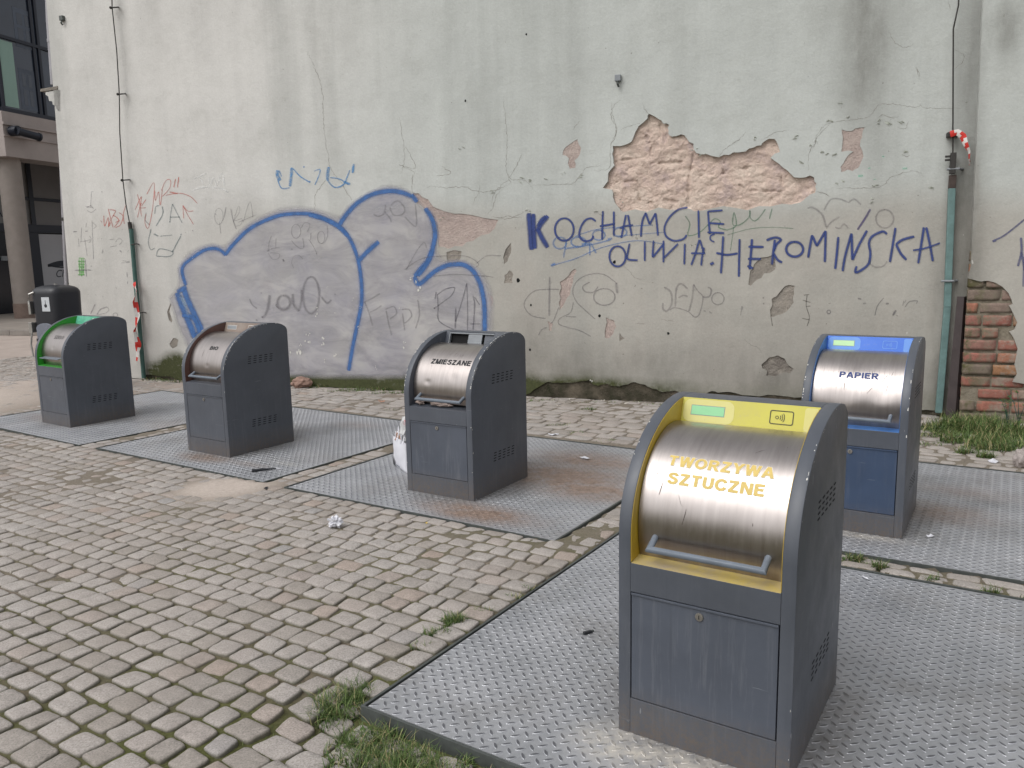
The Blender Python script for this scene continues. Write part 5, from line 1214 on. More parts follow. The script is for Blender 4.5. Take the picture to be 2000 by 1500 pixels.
# small fixings on the wall
for (px, py, lab) in ((1208, 155, 'small grey cable box on the upper wall above the bare masonry'), (124, 38, 'small rusty bracket high on the wall beside the drainpipe')):
    u, z = wp(px, py); fxr = tag(empty('wall_fixing', tuple(WA+ud*u-nd*0.0+Vector((0, 0, z))), WANG), lab, 'wall fixing')
    m_ = MB(); m_.box(-.035, .035, -.05, .0, -.025, .045); m_.build('box', MAT['grey'] if px > 500 else MAT['frame'], fxr, bevel=.006)
    m_ = MB(); m_.tube([(0, -.03, -.025), (0, -.05, -.06), (.01, -.03, -.09)], .012, 8); m_.build('cable_end', MAT['frame'], fxr, smooth=True)
pk = MB()
for (px, py, r_) in ((909, 197, 2.2), (1028, 67, 1.8), (403, 535, 2.4), (605, 458, 1.5), (611, 565, 2.5), (612, 575, 2.2), (1037, 596, 2), (1171, 617, 3), (1305, 651, 2.5), (1035, 683, 2.5), (716, 455, 1.8), (719, 467, 1.8), (766, 611, 1.8), (1012, 548, 4), (1200, 512, 3), (718, 535, 1.2)):
    u, z = wp(px, py); r2 = r_*.0062
    pk.prism([(u+r2*math.cos(2*math.pi*k/9)*random.uniform(.8, 1.2), z+r2*1.1*math.sin(2*math.pi*k/9)*random.uniform(.8, 1.2)) for k in range(9)], 'y', -.0012, .002)
pk.build('nail_hole', MAT['black'], wall)
# ------------------------------------------------------------------ buttress with bare brickwork
UB, OB = 11.34, 0.25
butt = tag(empty('buttress', tuple(WA+ud*UB+nd*OB), WANG), 'plastered buttress with bare red bricks at its foot beside the iron post', 'buttress')
def wb(px, py):
    u, z = wp(px, py, OB); return (u-UB, z)
edge = [wb(1920, 0), wb(1909, 250), wb(1896, 520), wb(1891, 543)]
BRK = zoomed(1860, 520, .2, [(152,118),(200,130),(240,142),(280,150),(310,144),(345,141),(420,160),(490,200),(550,262),(580,330),(592,372),(556,385),(575,420),(600,470),(635,550),(610,620),(560,640),(600,700),(640,810),(620,900),(608,960),(632,1050),(590,1130),(700,1148),(900,1170),(1200,1180)])
brk = ragged([wb(*p) for p in BRK], .12, 2, random.Random(4), closed=False)
outer_b = [(edge[0][0]-.03, WTOP)]+edge+brk+[(2.6, brk[-1][1]), (2.6, WTOP)]
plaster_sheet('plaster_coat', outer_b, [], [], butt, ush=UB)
MAT['mortar'] = masonry_mat('old_mortar', sr(128, 120, 106), sr(150, 142, 128), sr(92, 90, 74))
bm_ = MB(); bm_.box(.03, 2.6, PT+.004, OB+.05, 0, WTOP); bm_.build('buttress_core', MAT['mortar'], butt)
def brick_mat():
    g = G('weathered_brick', .92, 0, .2); o = g.co(); t = g.attr('tint')
    c = g.ramp(t, [(0.0, sr(148, 112, 82)), (.3, sr(156, 106, 90)), (.55, sr(146, 98, 88)), (.78, sr(138, 120, 110)), (1.0, sr(120, 108, 98))])
    c = g.mix(.9, c, g.ramp(g.noise(o, 18, 6, .75), [(.3, .68), (.7, 1.2)]), 'MULTIPLY')
    w_ = g.ramp(g.noise(o, 6, 7, .75), [(.46, 0.0), (.58, .85)])
    c = g.mix(w_, c, g.mix(g.noise(o, 14, 4), sr(128, 116, 104), sr(160, 150, 138)))
    s = g.sep(o); mo = g.math('MULTIPLY', g.ramp(s[0], [(.0, 1.0), (.35, 0.0)]), g.ramp(g.noise(o, 6, 6, .75), [(.44, 0.0), (.58, .95)]))
    c = g.mix(mo, c, sr(78, 76, 46))
    g.set('Base Color', c); g.bump(g.noise(o, 50, 6, .75), .7, .01); return g.m
MAT['brick'] = brick_mat()
V, Fc, TT = [], [], []
rsb = random.Random(21); z = -.02; row = 0
while z < 1.76:
    hgt = rsb.uniform(.098, .112); x = -.002 if row % 2 == 0 else -.16
    while x < 2.5:
        ln = .29*rsb.uniform(.85, 1.08) if rsb.random() > .25 else .14
        x0, x1 = max(x, -.002), x+ln
        if x1-x0 > .04:
            b = MB(); dep = rsb.uniform(.006, .03) if rsb.random() > .12 else .05
            b.box(x0+.003, x1, dep, PT+.02, z+.006, z+hgt)
            bm = bmesh.new(); me = bpy.data.meshes.new('t'); me.from_pydata(b.v, [], b.f); bm.from_mesh(me); bpy.data.meshes.remove(me)
            bmesh.ops.recalc_face_normals(bm, faces=bm.faces)
            bmesh.ops.subdivide_edges(bm, edges=bm.edges[:], cuts=3, use_grid_fill=True)
            sd = rsb.uniform(0, 99)
            for v in bm.verts:
                n_ = noise.noise_vector(Vector((v.co.x*17+sd, v.co.y*17, v.co.z*17)))
                cx, cz = (x0+x1)/2, z+hgt/2
                rx_, rz_ = abs(v.co.x-cx)/((x1-x0)/2), abs(v.co.z-cz)/(hgt/2)
                rnd = max(0, rx_**6+rz_**6-1)*.006
                v.co += n_*.0055; v.co.y += rnd
            b0 = len(V); tint = rsb.random(); bm.verts.index_update()
            for v in bm.verts: V.append(tuple(v.co)); TT.append(tint)
            for f in bm.faces: Fc.append(tuple(b0+v.index for v in f.verts))
            bm.free()
        x += ln+rsb.uniform(.012, .024)
    z += hgt+rsb.uniform(.018, .028); row += 1
mk('brickwork', V, Fc, MAT['brick'], butt, smooth=True, attrs={'tint': ('POINT', TT)})
relief_patch('mortar', [(.03, 0.0), (2.57, 1.72)], .05, .028, MAT['mortar'], butt, .02, seed=77.0)
strokes('graffiti_tag', 'blue grey sprayed strokes on the buttress above the bricks', paint_film('violet_grey_spray', sr(92, 94, 128), .8, .35, .3), (1860, 380, .2), [(22, [(390,455),(480,415),(560,360),(720,230)]), (30, [(670,420),(675,560),(640,700)]), (30, [(675,560),(690,640),(705,740)]), (16, [(690,900),(700,640),(730,600),(800,590)]), (16, [(430,452),(395,462)])], 16, .003, butt, wb)

# ------------------------------------------------------------------ things fixed to the wall
def wl(px, py, lift): u, z = wp(px, py, lift); return Vector((u, -lift, z))
def wroot(name, px, py, lift, label, cat):
    u, z = wp(px, py, lift); r_ = tag(empty(name, tuple(WA+ud*u), WANG), label, cat); return r_, u
def rel(pts, u0): return [Vector((p.x-u0, p.y, p.z)) for p in pts]
MAT['teal'] = plain('weathered_teal_paint', sr(98, 124, 122), .6, 0, .22, 10, .1); MAT['dteal'] = plain('dark_green_paint', sr(62, 92, 86), .6, 0, .25, 10, .1)
MAT['wire'] = plain('dark_wire', sr(60, 58, 56), .6, .3, .15); MAT['rust'] = plain('rusty_iron', sr(74, 64, 60), .85, .2, .3, 14, .3)
MAT['browniron'] = plain('brown_painted_iron', sr(66, 58, 58), .6, .1, .22, 7, .15)
MAT['zinc'] = plain('zinc_pipe', sr(150, 148, 152), .5, .4, .12, 6)
c1, u0 = wroot('cable_conduit', 281, 735, .05, 'slim green conduit with a wire running up the left part of the wall', 'conduit')
b = MB(); b.tube(rel([wl(256, 447, .05), wl(262, 520, .05), wl(270, 610, .05), wl(281, 738, .05)], u0), .033, 12); b.build('pipe', MAT['dteal'], c1, smooth=True)
b = MB(); b.tube(rel([wl(217, -60, .09), wl(219, 15, .09), wl(228, 100, .09), wl(233, 184, .09), wl(234, 260, .09), wl(240, 352, .09), wl(246, 400, .07), wl(254, 440, .05)], u0), .008, 6); b.build('wire', MAT['wire'], c1, smooth=True)
b = MB(); b.tube(rel([wl(253, 434, .05), wl(256, 455, .05)], u0), .03, 10); b.build('sleeve', MAT['wire'], c1)
for (px, py) in ((219, 15), (233, 184), (241, 352)):
    b = MB(); b.tube(rel([wl(px-3, py, .10), wl(px+11, py-1, .07), wl(px+12, py-1, .0)], u0), .011, 6); b.tube(rel([wl(px-3, py, .115), wl(px-3, py+.1, .07)], u0), .02, 8); b.build('clamp', MAT['wire'], c1)
for (px, py) in ((262, 478), (276, 612)):
    b = MB(); b.tube(rel([wl(px-6, py, .085), wl(px+4, py-2, .085), wl(px+9, py-1, .0)], u0), .009, 6); b.build('clamp', MAT['wire'], c1)
c2, u0 = wroot('cable_conduit', 1834, 806, .06, 'teal conduit with rusty top beside the corner of the buttress', 'conduit')
def bar(mb, a, b_, w, d):
    A_, B_ = Vector(a), Vector(b_); mb.add([A_+Vector((-w/2, -d, 0)), A_+Vector((w/2, -d, 0)), A_+Vector((w/2, d, 0)), A_+Vector((-w/2, d, 0)), B_+Vector((-w/2, -d, 0)), B_+Vector((w/2, -d, 0)), B_+Vector((w/2, d, 0)), B_+Vector((-w/2, d, 0))],
        [(0, 1, 2, 3), (7, 6, 5, 4), (0, 4, 5, 1), (1, 5, 6, 2), (2, 6, 7, 3), (3, 7, 4, 0)]); return mb
P_ = rel([wl(1833, 806, .05), wl(1850, 600, .05), wl(1859, 368, .05), wl(1861, 342, .05)], u0)
b = MB(); bar(b, P_[0], P_[1], .066, .03); bar(b, P_[1], P_[2], .066, .03); b.build('pipe', MAT['teal'], c2, bevel=.008)
b = MB(); bar(b, P_[2], P_[3], .066, .03); b.build('rusty_top', MAT['rust'], c2, bevel=.006)
b = MB(); b.tube(rel([wl(1874, -50, .09), wl(1872, 10, .09), wl(1862, 56, .09), wl(1861, 260, .09), wl(1861, 312, .07)], u0), .008, 6); b.build('wire', MAT['wire'], c2, smooth=True)
b = MB(); q = rel([wl(1861, 318, .07)], u0)[0]; b.box(q.x-.026, q.x+.026, q.y-.03, q.y+.03, q.z-.11, q.z+.10); b.box(q.x-.075, q.x-.026, q.y-.02, q.y, q.z+.02, q.z+.04).box(q.x-.075, q.x-.026, q.y-.02, q.y, q.z+.055, q.z+.075); b.build('connector', MAT['wire'], c2, bevel=.004)
b = MB(); q = rel([wl(1862, 262, .09)], u0)[0]; b.box(q.x-.055, q.x+.05, q.y-.02, q.y+.09, q.z-.022, q.z+.022); b.build('clamp', MAT['wire'], c2, bevel=.004)
for py in (330, 549):
    b = MB(); q = rel([wl(1862 if py < 400 else 1851, py, .09)], u0)[0]; b.tube([q+Vector((-.06, 0, 0)), q+Vector((.05, 0, 0)), q+Vector((.1, .09, .0))], .012, 7); b.build('clamp', MAT['grey'], c2, smooth=True)
# iron angle guarding the corner
pu, pz = wp(1879, 579, .16)
post = tag(empty('iron_post', tuple(WA+ud*pu), WANG), 'dark brown iron angle post standing in the corner by the bricks', 'post')
A0, A1 = wp(1869.5, 579, .16)[0]-pu, wp(1889.5, 579, .16)[0]-pu; B0, B1 = wp(1847, 806, .16)[0]-pu, wp(1879, 806, .16)[0]-pu
b = MB(); ht = pz; th = .012
def leaf(x0t, x1t, x0b, x1b, y0, y1):
    b.add([(x0b, y0, 0), (x1b, y1, 0), (x1b, y1+th, 0), (x0b, y0+th, 0), (x0t, y0, ht), (x1t, y1, ht), (x1t, y1+th, ht), (x0t, y0+th, ht)], [(0, 1, 2, 3), (7, 6, 5, 4), (0, 4, 5, 1), (1, 5, 6, 2), (2, 6, 7, 3), (3, 7, 4, 0)])
m_t, m_b = A0+(A1-A0)*.62, B0+(B1-B0)*.55
leaf(A0, m_t, B0, m_b, -.17, -.20); leaf(m_t, A1, m_b, B1, -.20, -.12)
b.build('post', MAT['browniron'], post)
# barrier tape
def tape_mat():
    g = G('barrier_tape', .45, 0, .4); s = g.attr('stripe')
    g.set('Base Color', g.mix(g.math('GREATER_THAN', s, .5), sr(212, 208, 204), sr(198, 52, 44))); return g.m
MAT['tape'] = tape_mat()
def tape(name, pts, w, twist, label, stripes, seed):
    rs = random.Random(seed); p = [Vector(q) for q in pts]
    # resample
    out = []
    for i in range(len(p)-1):
        n = max(2, int((p[i+1]-p[i]).length/.012))
        for k in range(n): out.append(p[i].lerp(p[i+1], k/n))
    out.append(p[-1]); n = len(out); o0 = out[-1].copy()
    V, Fc, S_ = [], [], []
    for i, q in enumerate(out):
        t = (out[min(n-1, i+1)]-out[max(0, i-1)]).normalized(); ax = t.cross(Vector((0, 1, 0))).normalized(); ay = t.cross(ax).normalized()
        a = twist*i/n+.5*noise.noise(Vector((i*.05, seed, 0))); w_ = w*(.7+.3*noise.noise(Vector((i*.09, seed, 5))))
        s_ = ax*math.cos(a)+ay*math.sin(a); fold = t.cross(s_)*w_*.35
        V += [q-s_*w_-o0, q+fold-o0, q+s_*w_-o0]
    for i in range(n-1):
        for j in (0, 1):
            Fc.append((i*3+j, i*3+j+1, i*3+j+4, i*3+j+3)); S_.append(1.0 if ((i+j*n*.06)*stripes/n) % 1 < .5 else 0.0)
    o = mk(name, V, Fc, MAT['tape'], None, smooth=True, attrs={'stripe': ('FACE', S_)})
    wo = WA+ud*o0.x-nd*o0.y; wo.z = o0.z
    o.location = wo; o.rotation_euler = (0, 0, WANG); tag(o, label, 'barrier tape', 'strips of barrier tape on the conduits'); return o
tape('barrier_tape', [wl(262, 553, .09), wl(267, 566, .13), wl(264, 590, .14), wl(269, 615, .14), wl(263, 645, .14), wl(270, 672, .13), wl(267, 704, .12)], .055, 7.0, 'red and white tape hanging from the green conduit on the left', 4, 3)
tape('barrier_tape', [wl(1856, 262, .12), wl(1870, 258, .14), wl(1881, 266, .15), wl(1886, 282, .16), wl(1893, 296, .16), wl(1895, 323, .17)], .045, 2.0, 'red and white tape tied at the top of the teal conduit on the right', 4, 9)

# ------------------------------------------------------------------ corner of the wall towards the street
dpipe = tag(empty('drainpipe', tuple(WA+ud*-1.42-nd*.08), WANG), 'thin grey drainpipe down the left edge of the wall', 'drainpipe')
ux = lambda px, py: wp(px, py, -.08)
def dp_(px, py): u, z = wp(px, py, -.08); return Vector((u+1.42, 0, z))
b = MB(); b.tube([dp_(93, -60), dp_(97, 40), dp_(106, 166)], .052, 12); b.build('upper_pipe', MAT['zinc'], dpipe, smooth=True)
b = MB(); b.tube([dp_(114, 216), dp_(121, 330), dp_(131, 560), dp_(140, 740)], .036, 12); b.build('lower_pipe', MAT['zinc'], dpipe, smooth=True)
for (px, py, r_) in ((100, 80, .06), (116, 254, .044), (127, 428, .05)):
    q = dp_(px, py); b = MB(); b.tube([q-Vector((0, 0, .025)), q+Vector((0, 0, .025))], r_, 12); b.build('pipe_ring', MAT['zinc'] if py != 428 else MAT['wire'], dpipe)
def corn(pts): return [wp(px, py) for px, py in pts]
cn = MB(); cn.prism(corn([(114, 176), (89, 180), (89, 185), (94, 188), (96, 197), (102, 198), (103, 204), (108, 207), (113, 217), (118, 217), (118, 176)]), 'y', .0, 4.0); cn.build('cornice', MAT['plaster'], wall)
cn = MB(); cn.prism(corn([(113, 168), (80, 174), (80, 179), (113, 175)]), 'y', -.01, 4.0); cn.build('cornice_flashing', MAT['greycoat'], wall)

# ------------------------------------------------------------------ the street on the left
TH = R(74.0); QB = gnd(52, 621, .12); bd = Vector((math.cos(TH), math.sin(TH), 0)); by_ = Vector((-math.sin(TH), math.cos(TH), 0))
def fl(px, py, y):
    P0 = QB+by_*y; d = ray(px, py); t = (P0-EYEV).dot(by_)/d.dot(by_); P = EYEV+d*t
    return (P-QB).dot(bd), P.z-QB.z
pv = MB(); pv.box(-4.3, 45, -9, 40, -.13, 0.0)
o = pv.build('pavement', plain('pale_paving', sr(138, 130, 122), .9, 0, .15, 1.5), None); o.location = QB; o.rotation_euler = (0, 0, TH); tag(o, kind='structure')
kb = MB()
for k in range(24): kb.box(-4.48, -4.303, -9+k*1.2+.006, -9+(k+1)*1.2-.006, -.13, .012)
o = kb.build('kerb', plain('kerb_stone', sr(128, 122, 116), .9, 0, .18, 4), None, bevel=.012); o.location = QB; o.rotation_euler = (0, 0, TH); tag(o, kind='structure')
off = tag(empty('office_building', tuple(QB), TH), 'dark glazed building with a pinkish stone band and round column', 'building')
MAT['pinkstone'] = plain('pinkish_stone_band', sr(160, 151, 147), .8, 0, .08, 2); MAT['glass'] = plain('dark_window_glass', sr(46, 54, 68), .08, 0, .25, .7, 0, .6)
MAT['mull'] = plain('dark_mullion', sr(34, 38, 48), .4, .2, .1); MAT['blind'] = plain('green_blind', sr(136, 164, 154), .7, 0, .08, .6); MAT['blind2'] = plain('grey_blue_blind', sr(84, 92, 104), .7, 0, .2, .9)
MAT['shop'] = plain('shop_grey', sr(120, 118, 118), .5, 0, .08, 1); MAT['shopw'] = plain('frosted_panel', sr(172, 172, 176), .5, 0, .05, 1); MAT['colm'] = plain('concrete_column', sr(142, 134, 128), .85, 0, .1, 3)
x_c = fl(7, 260, -.55)[0]; zb0 = fl(60, 311, -.55)[1]; zb1 = fl(60, 227, -.55)[1]
b = MB(); b.box(x_c, 40, -.55, .4, zb0, zb1).box(x_c, x_c+.5, .4, 12, zb0, zb1)
b.box(x_c-.03, 40, -.62, -.552, zb1-.42, zb1-.34).box(x_c-.02, 40, -.60, -.552, zb0+.62, zb0+.66)
b.build('stone_band', MAT['pinkstone'], off)
b = MB(); b.box(x_c+.1, 40, -.4, 12, zb1+.002, zb1+14); b.build('upper_wall', MAT['mull'], off)
b = MB(); b.box(x_c+.5, 40, .4, 3.0, zb0+.5, zb0+.62); b.build('soffit', MAT['mull'], off)
b = MB(); b.tube([(0, 0, 0), (0, 0, zb0+.5)], .34, 32); b.build('column', MAT['colm'], off, smooth=True)
b = MB(); b.tube([(0, 0, 0), (0, 0, .5)], .355, 32); b.build('column_base', plain('stained_stone', sr(120, 104, 96), .9, 0, .2, 5), off, smooth=True)
yw = -.42
zh_ = fl(40, 82, -.45)[1]; xs_ = [x_c+.2, fl(68, 120, -.45)[0], fl(78, 120, -.45)[0], fl(100, 120, -.45)[0]+.6, fl(100, 120, -.45)[0]+5]
for i in range(len(xs_)-1):
    for (za, zb_) in ((zb1+.15, zh_-.06), (zh_+.06, zh_+4.2), (zh_+4.35, zh_+9)):
        b = MB(); b.box(xs_[i]+.06, xs_[i+1]-.06, yw-.012, yw+.004, za, zb_); b.build('window_pane', MAT['glass'], off)
b = MB()
for x in xs_[:-1]: b.box(x-.05, x+.05, yw-.06, yw, zb1+.002, zb1+13)
b.box(x_c+.1, 30, yw-.07, yw-.004, zh_-.05, zh_+.05).box(x_c+.1, 30, yw-.07, yw-.004, zb1+.004, zb1+.14); b.build('mullion', MAT['mull'], off)
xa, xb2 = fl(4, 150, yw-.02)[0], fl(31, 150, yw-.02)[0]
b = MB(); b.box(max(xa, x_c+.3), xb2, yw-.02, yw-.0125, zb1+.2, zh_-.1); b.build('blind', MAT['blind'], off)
for (p0, p1, p2, p3) in ((32, 25, 62, 90), (44, 140, 66, 214)):  # facade mirrored in the glass, its reflection painted as flat panels
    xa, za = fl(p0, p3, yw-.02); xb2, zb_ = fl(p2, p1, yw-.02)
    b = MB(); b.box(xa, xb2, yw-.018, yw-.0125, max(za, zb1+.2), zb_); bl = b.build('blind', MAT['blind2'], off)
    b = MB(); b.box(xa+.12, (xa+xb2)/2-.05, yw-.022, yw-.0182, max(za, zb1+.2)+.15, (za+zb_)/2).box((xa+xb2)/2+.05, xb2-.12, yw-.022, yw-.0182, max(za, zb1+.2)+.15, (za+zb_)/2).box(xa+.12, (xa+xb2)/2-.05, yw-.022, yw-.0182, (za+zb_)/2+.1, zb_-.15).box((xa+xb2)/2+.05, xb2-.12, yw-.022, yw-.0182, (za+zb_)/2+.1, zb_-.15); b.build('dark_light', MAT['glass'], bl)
# arcade back wall and shop front
ys = 3.0
z1_, z2_, z3_, z4_ = fl(90, 346, ys)[1], fl(90, 391, ys)[1], fl(90, 440, ys)[1], fl(90, 455, ys)[1]
b = MB(); b.box(x_c-6, 30, ys, ys+.3, z3_, zb0+3); b.build('upper_panel', MAT['shop'], off)
b = MB(); b.box(x_c-6, 30, ys+.05, ys+.3, 0, z3_-.002); b.build('shop_window', plain('dark_shop_glass', sr(36, 38, 44), .12, 0, .3, .6), off)
b = MB(); b.box(x_c-6, 30, ys-.12, ys-.003, z4_, z3_).box(x_c-6, 30, ys-.06, ys-.003, z2_-.06, z2_+.06)
xm = fl(60, 400, ys)[0]; b.box(xm-.1, xm+.1, ys-.07, ys-.062, z3_, zb0+2)
xm2 = fl(66, 500, ys)[0]; b.box(xm2-.25, xm2+.25, ys-.08, ys+.04, 0, z4_-.002); b.build('shop_frame', MAT['mull'], off)
xp = fl(75, 500, ys)[0]; b = MB(); b.box(xp, xp+6, ys-.02, ys+.045, .25, z4_-.05); pnl = b.build('frosted_panel', MAT['shopw'], off)
ex, ez = fl(122, 516, ys); _, ez2 = fl(122, 521, ys)
eb = MB(); ew = abs(fl(92, 516, ys)[0]-ex); hh_ = abs(ez-ez2)
up = [(ex-ew+2*ew*k/16, ez+hh_*1.4*math.sin(math.pi*k/16)) for k in range(17)]; lo = [(x, z-.10-.12*math.sin(math.pi*k/16)) for k, (x, z) in enumerate(up)]
def flat(mb, A_, B_, y): mb.strip([(x, y, z) for x, z in A_], [(x, y, z) for x, z in B_])
flat(eb, up, lo, ys-.024)
up2 = [(ex-ew+2*ew*k/16, ez-hh_*.9*math.sin(math.pi*k/16)) for k in range(17)]; flat(eb, up2, [(x, z-.06) for x, z in up2], ys-.024)
eb.add([(ex+.45*ew*.5*math.cos(2*math.pi*k/18), ys-.0245, ez-.02+.42*hh_*1.5*math.sin(2*math.pi*k/18)) for k in range(18)], [tuple(range(18))])
eb.build('eye_drawing', MAT['mull'], pnl, fix=False)
def wall_text(body, size, x, z, y, shear, mat, par, nm):
    me = text_mesh(body, size, 0.0, shear)
    for v in me.vertices: v.co = Vector((x+v.co.x, y, z+v.co.y))
    me.materials.append(mat); o = bpy.data.objects.new(nm, me); C.objects.link(o); o.parent = par
tx, tz = fl(124, 541, ys); wall_text('Char', .42, tx, tz, ys-.024, .35, MAT['mull'], pnl, 'lettering')
tx, tz = fl(9, 424, ys); wall_text('A SI', .5, tx, tz, ys-.01, 0, MAT['mull'], off, 'lettering')
xa, za = fl(4, 509, ys); xb2, zb_ = fl(34, 500, ys); b = MB(); b.box(xa, xb2, ys-.02, ys+.045, za, zb_); b.build('door_bar', MAT['grey'], off)
xa, za = fl(7, 322, .2); b = MB(); b.box(xa+.2, xa+.9, .6, 1.0, zb0+.40, zb0+.498); b.build('soffit_lamp', MAT['shopw'], off)
cx_, cz_ = fl(37, 258, -.8)
scam = tag(empty('security_camera', tuple(QB+bd*cx_+by_*-.63+Vector((0, 0, cz_))), TH), 'small dark camera fixed on the pinkish stone band', 'camera')
b = MB(); b.tube([(-.12, .0, .02), (-.12, -.28, .02)], .16, 14); b.build('mount', MAT['mull'], scam, smooth=True)
b = MB(); b.tube([(-.2, -.3, 0), (.55, -.34, -.08)], .12, 14); b.tube([(.551, -.34, -.08), (.62, -.344, -.087)], .135, 14); b.build('housing', MAT['mull'], scam, smooth=True)

# ------------------------------------------------------------------ black street litter bin
lbp = gnd(131, 764); lbz = R(-17.5)
lb = tag(empty('litter_bin', tuple(lbp), lbz), 'black domed street litter bin with a grey panel behind the green bin', 'litter bin')
MAT['blackpl'] = plain('black_plastic', sr(38, 39, 44), .38, 0, .12, 6); MAT['greypl'] = plain('grey_panel', sr(108, 112, 122), .5, 0, .1, 8); MAT['chrome'] = plain('dull_chrome', sr(176, 174, 170), .3, .8, .1, 20)
dist = (lbp-EYEV).dot(fwd); sc_ = dist/F_PX
LW = 42*sc_; LH = (lbp.y/lbp.y)*((762-572)*sc_)
def rsq(w, r, n=6):
    out = []
    for (sx, sy, a0) in ((1, 1, 0), (-1, 1, 90), (-1, -1, 180), (1, -1, 270)):
        for k in range(n+1):
            a = R(a0+90*k/n); out.append((sx*(w-r)+r*math.cos(a), sy*(w-r)+r*math.sin(a)))
    return out
V, Fc = [], []; lw = LW*.80; rings = [(0, .86), (.25, .90), (.7, .96), (1.0, 1.0), (1.02, .99), (1.045, .93), (1.065, .8), (1.08, .55), (1.086, .2)]
for (h, w_) in rings:
    for (x, y) in rsq(lw*w_, lw*w_*.5): V.append((x, y, LH*h))
m_ = len(rsq(1, .3))
for i in range(len(rings)-1):
    for j in range(m_): Fc.append((i*m_+j, i*m_+(j+1) % m_, (i+1)*m_+(j+1) % m_, (i+1)*m_+j))
Fc.append(tuple((len(rings)-1)*m_+j for j in range(m_)))
mk('body', V, Fc, MAT['blackpl'], lb, smooth=True)
b = MB(); b.tube([(0, 0, LH*1.084), (0, 0, LH*1.1)], .02, 10); b.build('lid_knob', MAT['chrome'], lb)
b = MB(); pts = [(-lw*.62, LH*.30), (lw*.62, LH*.30), (lw*.62, LH*.66)]+[(lw*.62*math.cos(R(a)), LH*.66+lw*.3*math.sin(R(a))) for a in range(15, 180, 15)]+[(-lw*.62, LH*.66)]
b.prism(pts, 'y', -lw*1.04, -lw*.7); b.build('grey_front_panel', MAT['greypl'], lb, bevel=.01)
b = MB(); b.box(-lw*.66, lw*.66, -lw*1.06, -lw*.7, LH*.53, LH*.56); b.build('panel_slot', MAT['blackpl'], lb)
b = MB(); b.box(-lw*.05, lw*.5, -lw*1.012, -lw*.95, LH*.83, LH*.97); stk_ = b.build('sticker', plain('pale_sticker', sr(186, 190, 194), .5, 0, .08, 30), lb)
b = MB(); b.prism([(lw*.22+lw*.1*math.cos(R(a)), LH*.885+lw*.1*math.sin(R(a))) for a in range(0, 360, 30)], 'y', -lw*1.016, -lw*1.0125); b.box(lw*.2, lw*.24, -lw*1.016, -lw*1.0125, LH*.90, LH*.94); b.build('pictogram', MAT['blackpl'], stk_)
b = MB(); b.tube([(-lw*.55, -lw*.98, LH*1.02), (-lw*.8, -lw*1.1, LH*1.0), (-lw*.85, -lw*1.1, LH*.9)], .014, 8); b.box(-lw*1.06, -lw*.9, -lw*1.02, -lw*.6, LH*.80, LH*.93); b.box(-lw*1.1, -lw*.86, -lw*1.1, -lw*.55, LH*.62, LH*.72)
b.tube([(-lw*.95, -lw*1.05, LH*.62), (-lw*1.05, -lw*1.1, LH*.5), (-lw*.98, -lw*1.1, LH*.38)], .012, 8); b.build('ashtray', MAT['chrome'], lb, bevel=.004)

# ------------------------------------------------------------------ bag of rubbish, scraps and bits
MAT['paper'] = plain('white_paper', sr(206, 206, 212), .7, 0, .05, 8, .15); MAT['clear'] = plain('crumpled_film', sr(186, 186, 186), .35, 0, .15, 18); MAT['orange'] = plain('orange_peel_paper', sr(170, 132, 112), .7, 0, .15, 14); MAT['pink'] = plain('pink_wrapper', sr(206, 130, 134), .6, 0, .1, 20)
bagA = gnd(767, 908); bdir = Vector((.45, -.89, 0)).normalized()
bag = tag(empty('paper_bag', tuple(bagA+bdir*.16+Vector((.07, .035, -.004))), math.atan2(bdir.y, bdir.x)), 'white paper carrier bag full of rubbish leaning beside the torn open bin', 'bag')
bw, bdp, bh = .17, .065, .265
V, Fc = [], []; nb = 12; ring = []
for k in range(nb): ring.append((-bw+2*bw*k/nb, -bdp))
for k in range(4): ring.append((bw, -bdp+2*bdp*k/4))
for k in range(nb): ring.append((bw-2*bw*k/nb, bdp))
for k in range(4): ring.append((-bw, bdp-2*bdp*k/4))
m_ = len(ring); nh = 14
for j in range(nh+1):
    z = bh*j/nh
    for (x, y) in ring:
        bul = .018*math.sin(math.pi*j/nh)*(1-(x/bw)**2)
        ny_ = y+(bul if y > 0 else -bul)+.006*noise.noise(Vector((x*16, z*22, y*9)))+.004*abs(noise.noise(Vector((x*30, z*45, 4))))
        V.append((x*(1-.03*math.sin(math.pi*j/nh)), ny_, z+.006*noise.noise(Vector((x*9, 3, y*9)))*(j == nh)))
for j in range(nh):
    for k in range(m_): Fc.append((j*m_+k, j*m_+(k+1) % m_, (j+1)*m_+(k+1) % m_, (j+1)*m_+k))
Fc.append(tuple(range(m_-1, -1, -1)))
mk('bag_body', V, Fc, MAT['paper'], bag, smooth=True)
for (x, s_) in ((-.09, -1), (.06, -1)):
    b = MB(); b.tube([(x, -bdp-.006, bh-.03), (x+.005, -bdp+.005, bh+.05), (x+.03, -bdp+.02, bh+.09), (x+.06, -bdp+.01, bh+.05), (x+.065, -bdp-.005, bh-.02)], .006, 6); b.build('bag_handle', MAT['paper'], bag, smooth=True)
b = MB(); b.add([(-bw+.004, -bdp-.0055, .012), (-bw+.075, -bdp-.011, .010), (-bw+.05, -bdp-.013, .05), (-bw+.02, -bdp-.0105, .075), (-bw+.004, -bdp-.0065, .08)], [(0, 1, 2, 3, 4)]); b.build('printed_corner', MAT['blackpl'], bag, fix=False)
b = MB(); b.box(-bw+.10, -bw+.22, -bdp-.0195, -bdp-.019, .028, .036); b.build('printed_line', MAT['greypl'], bag)
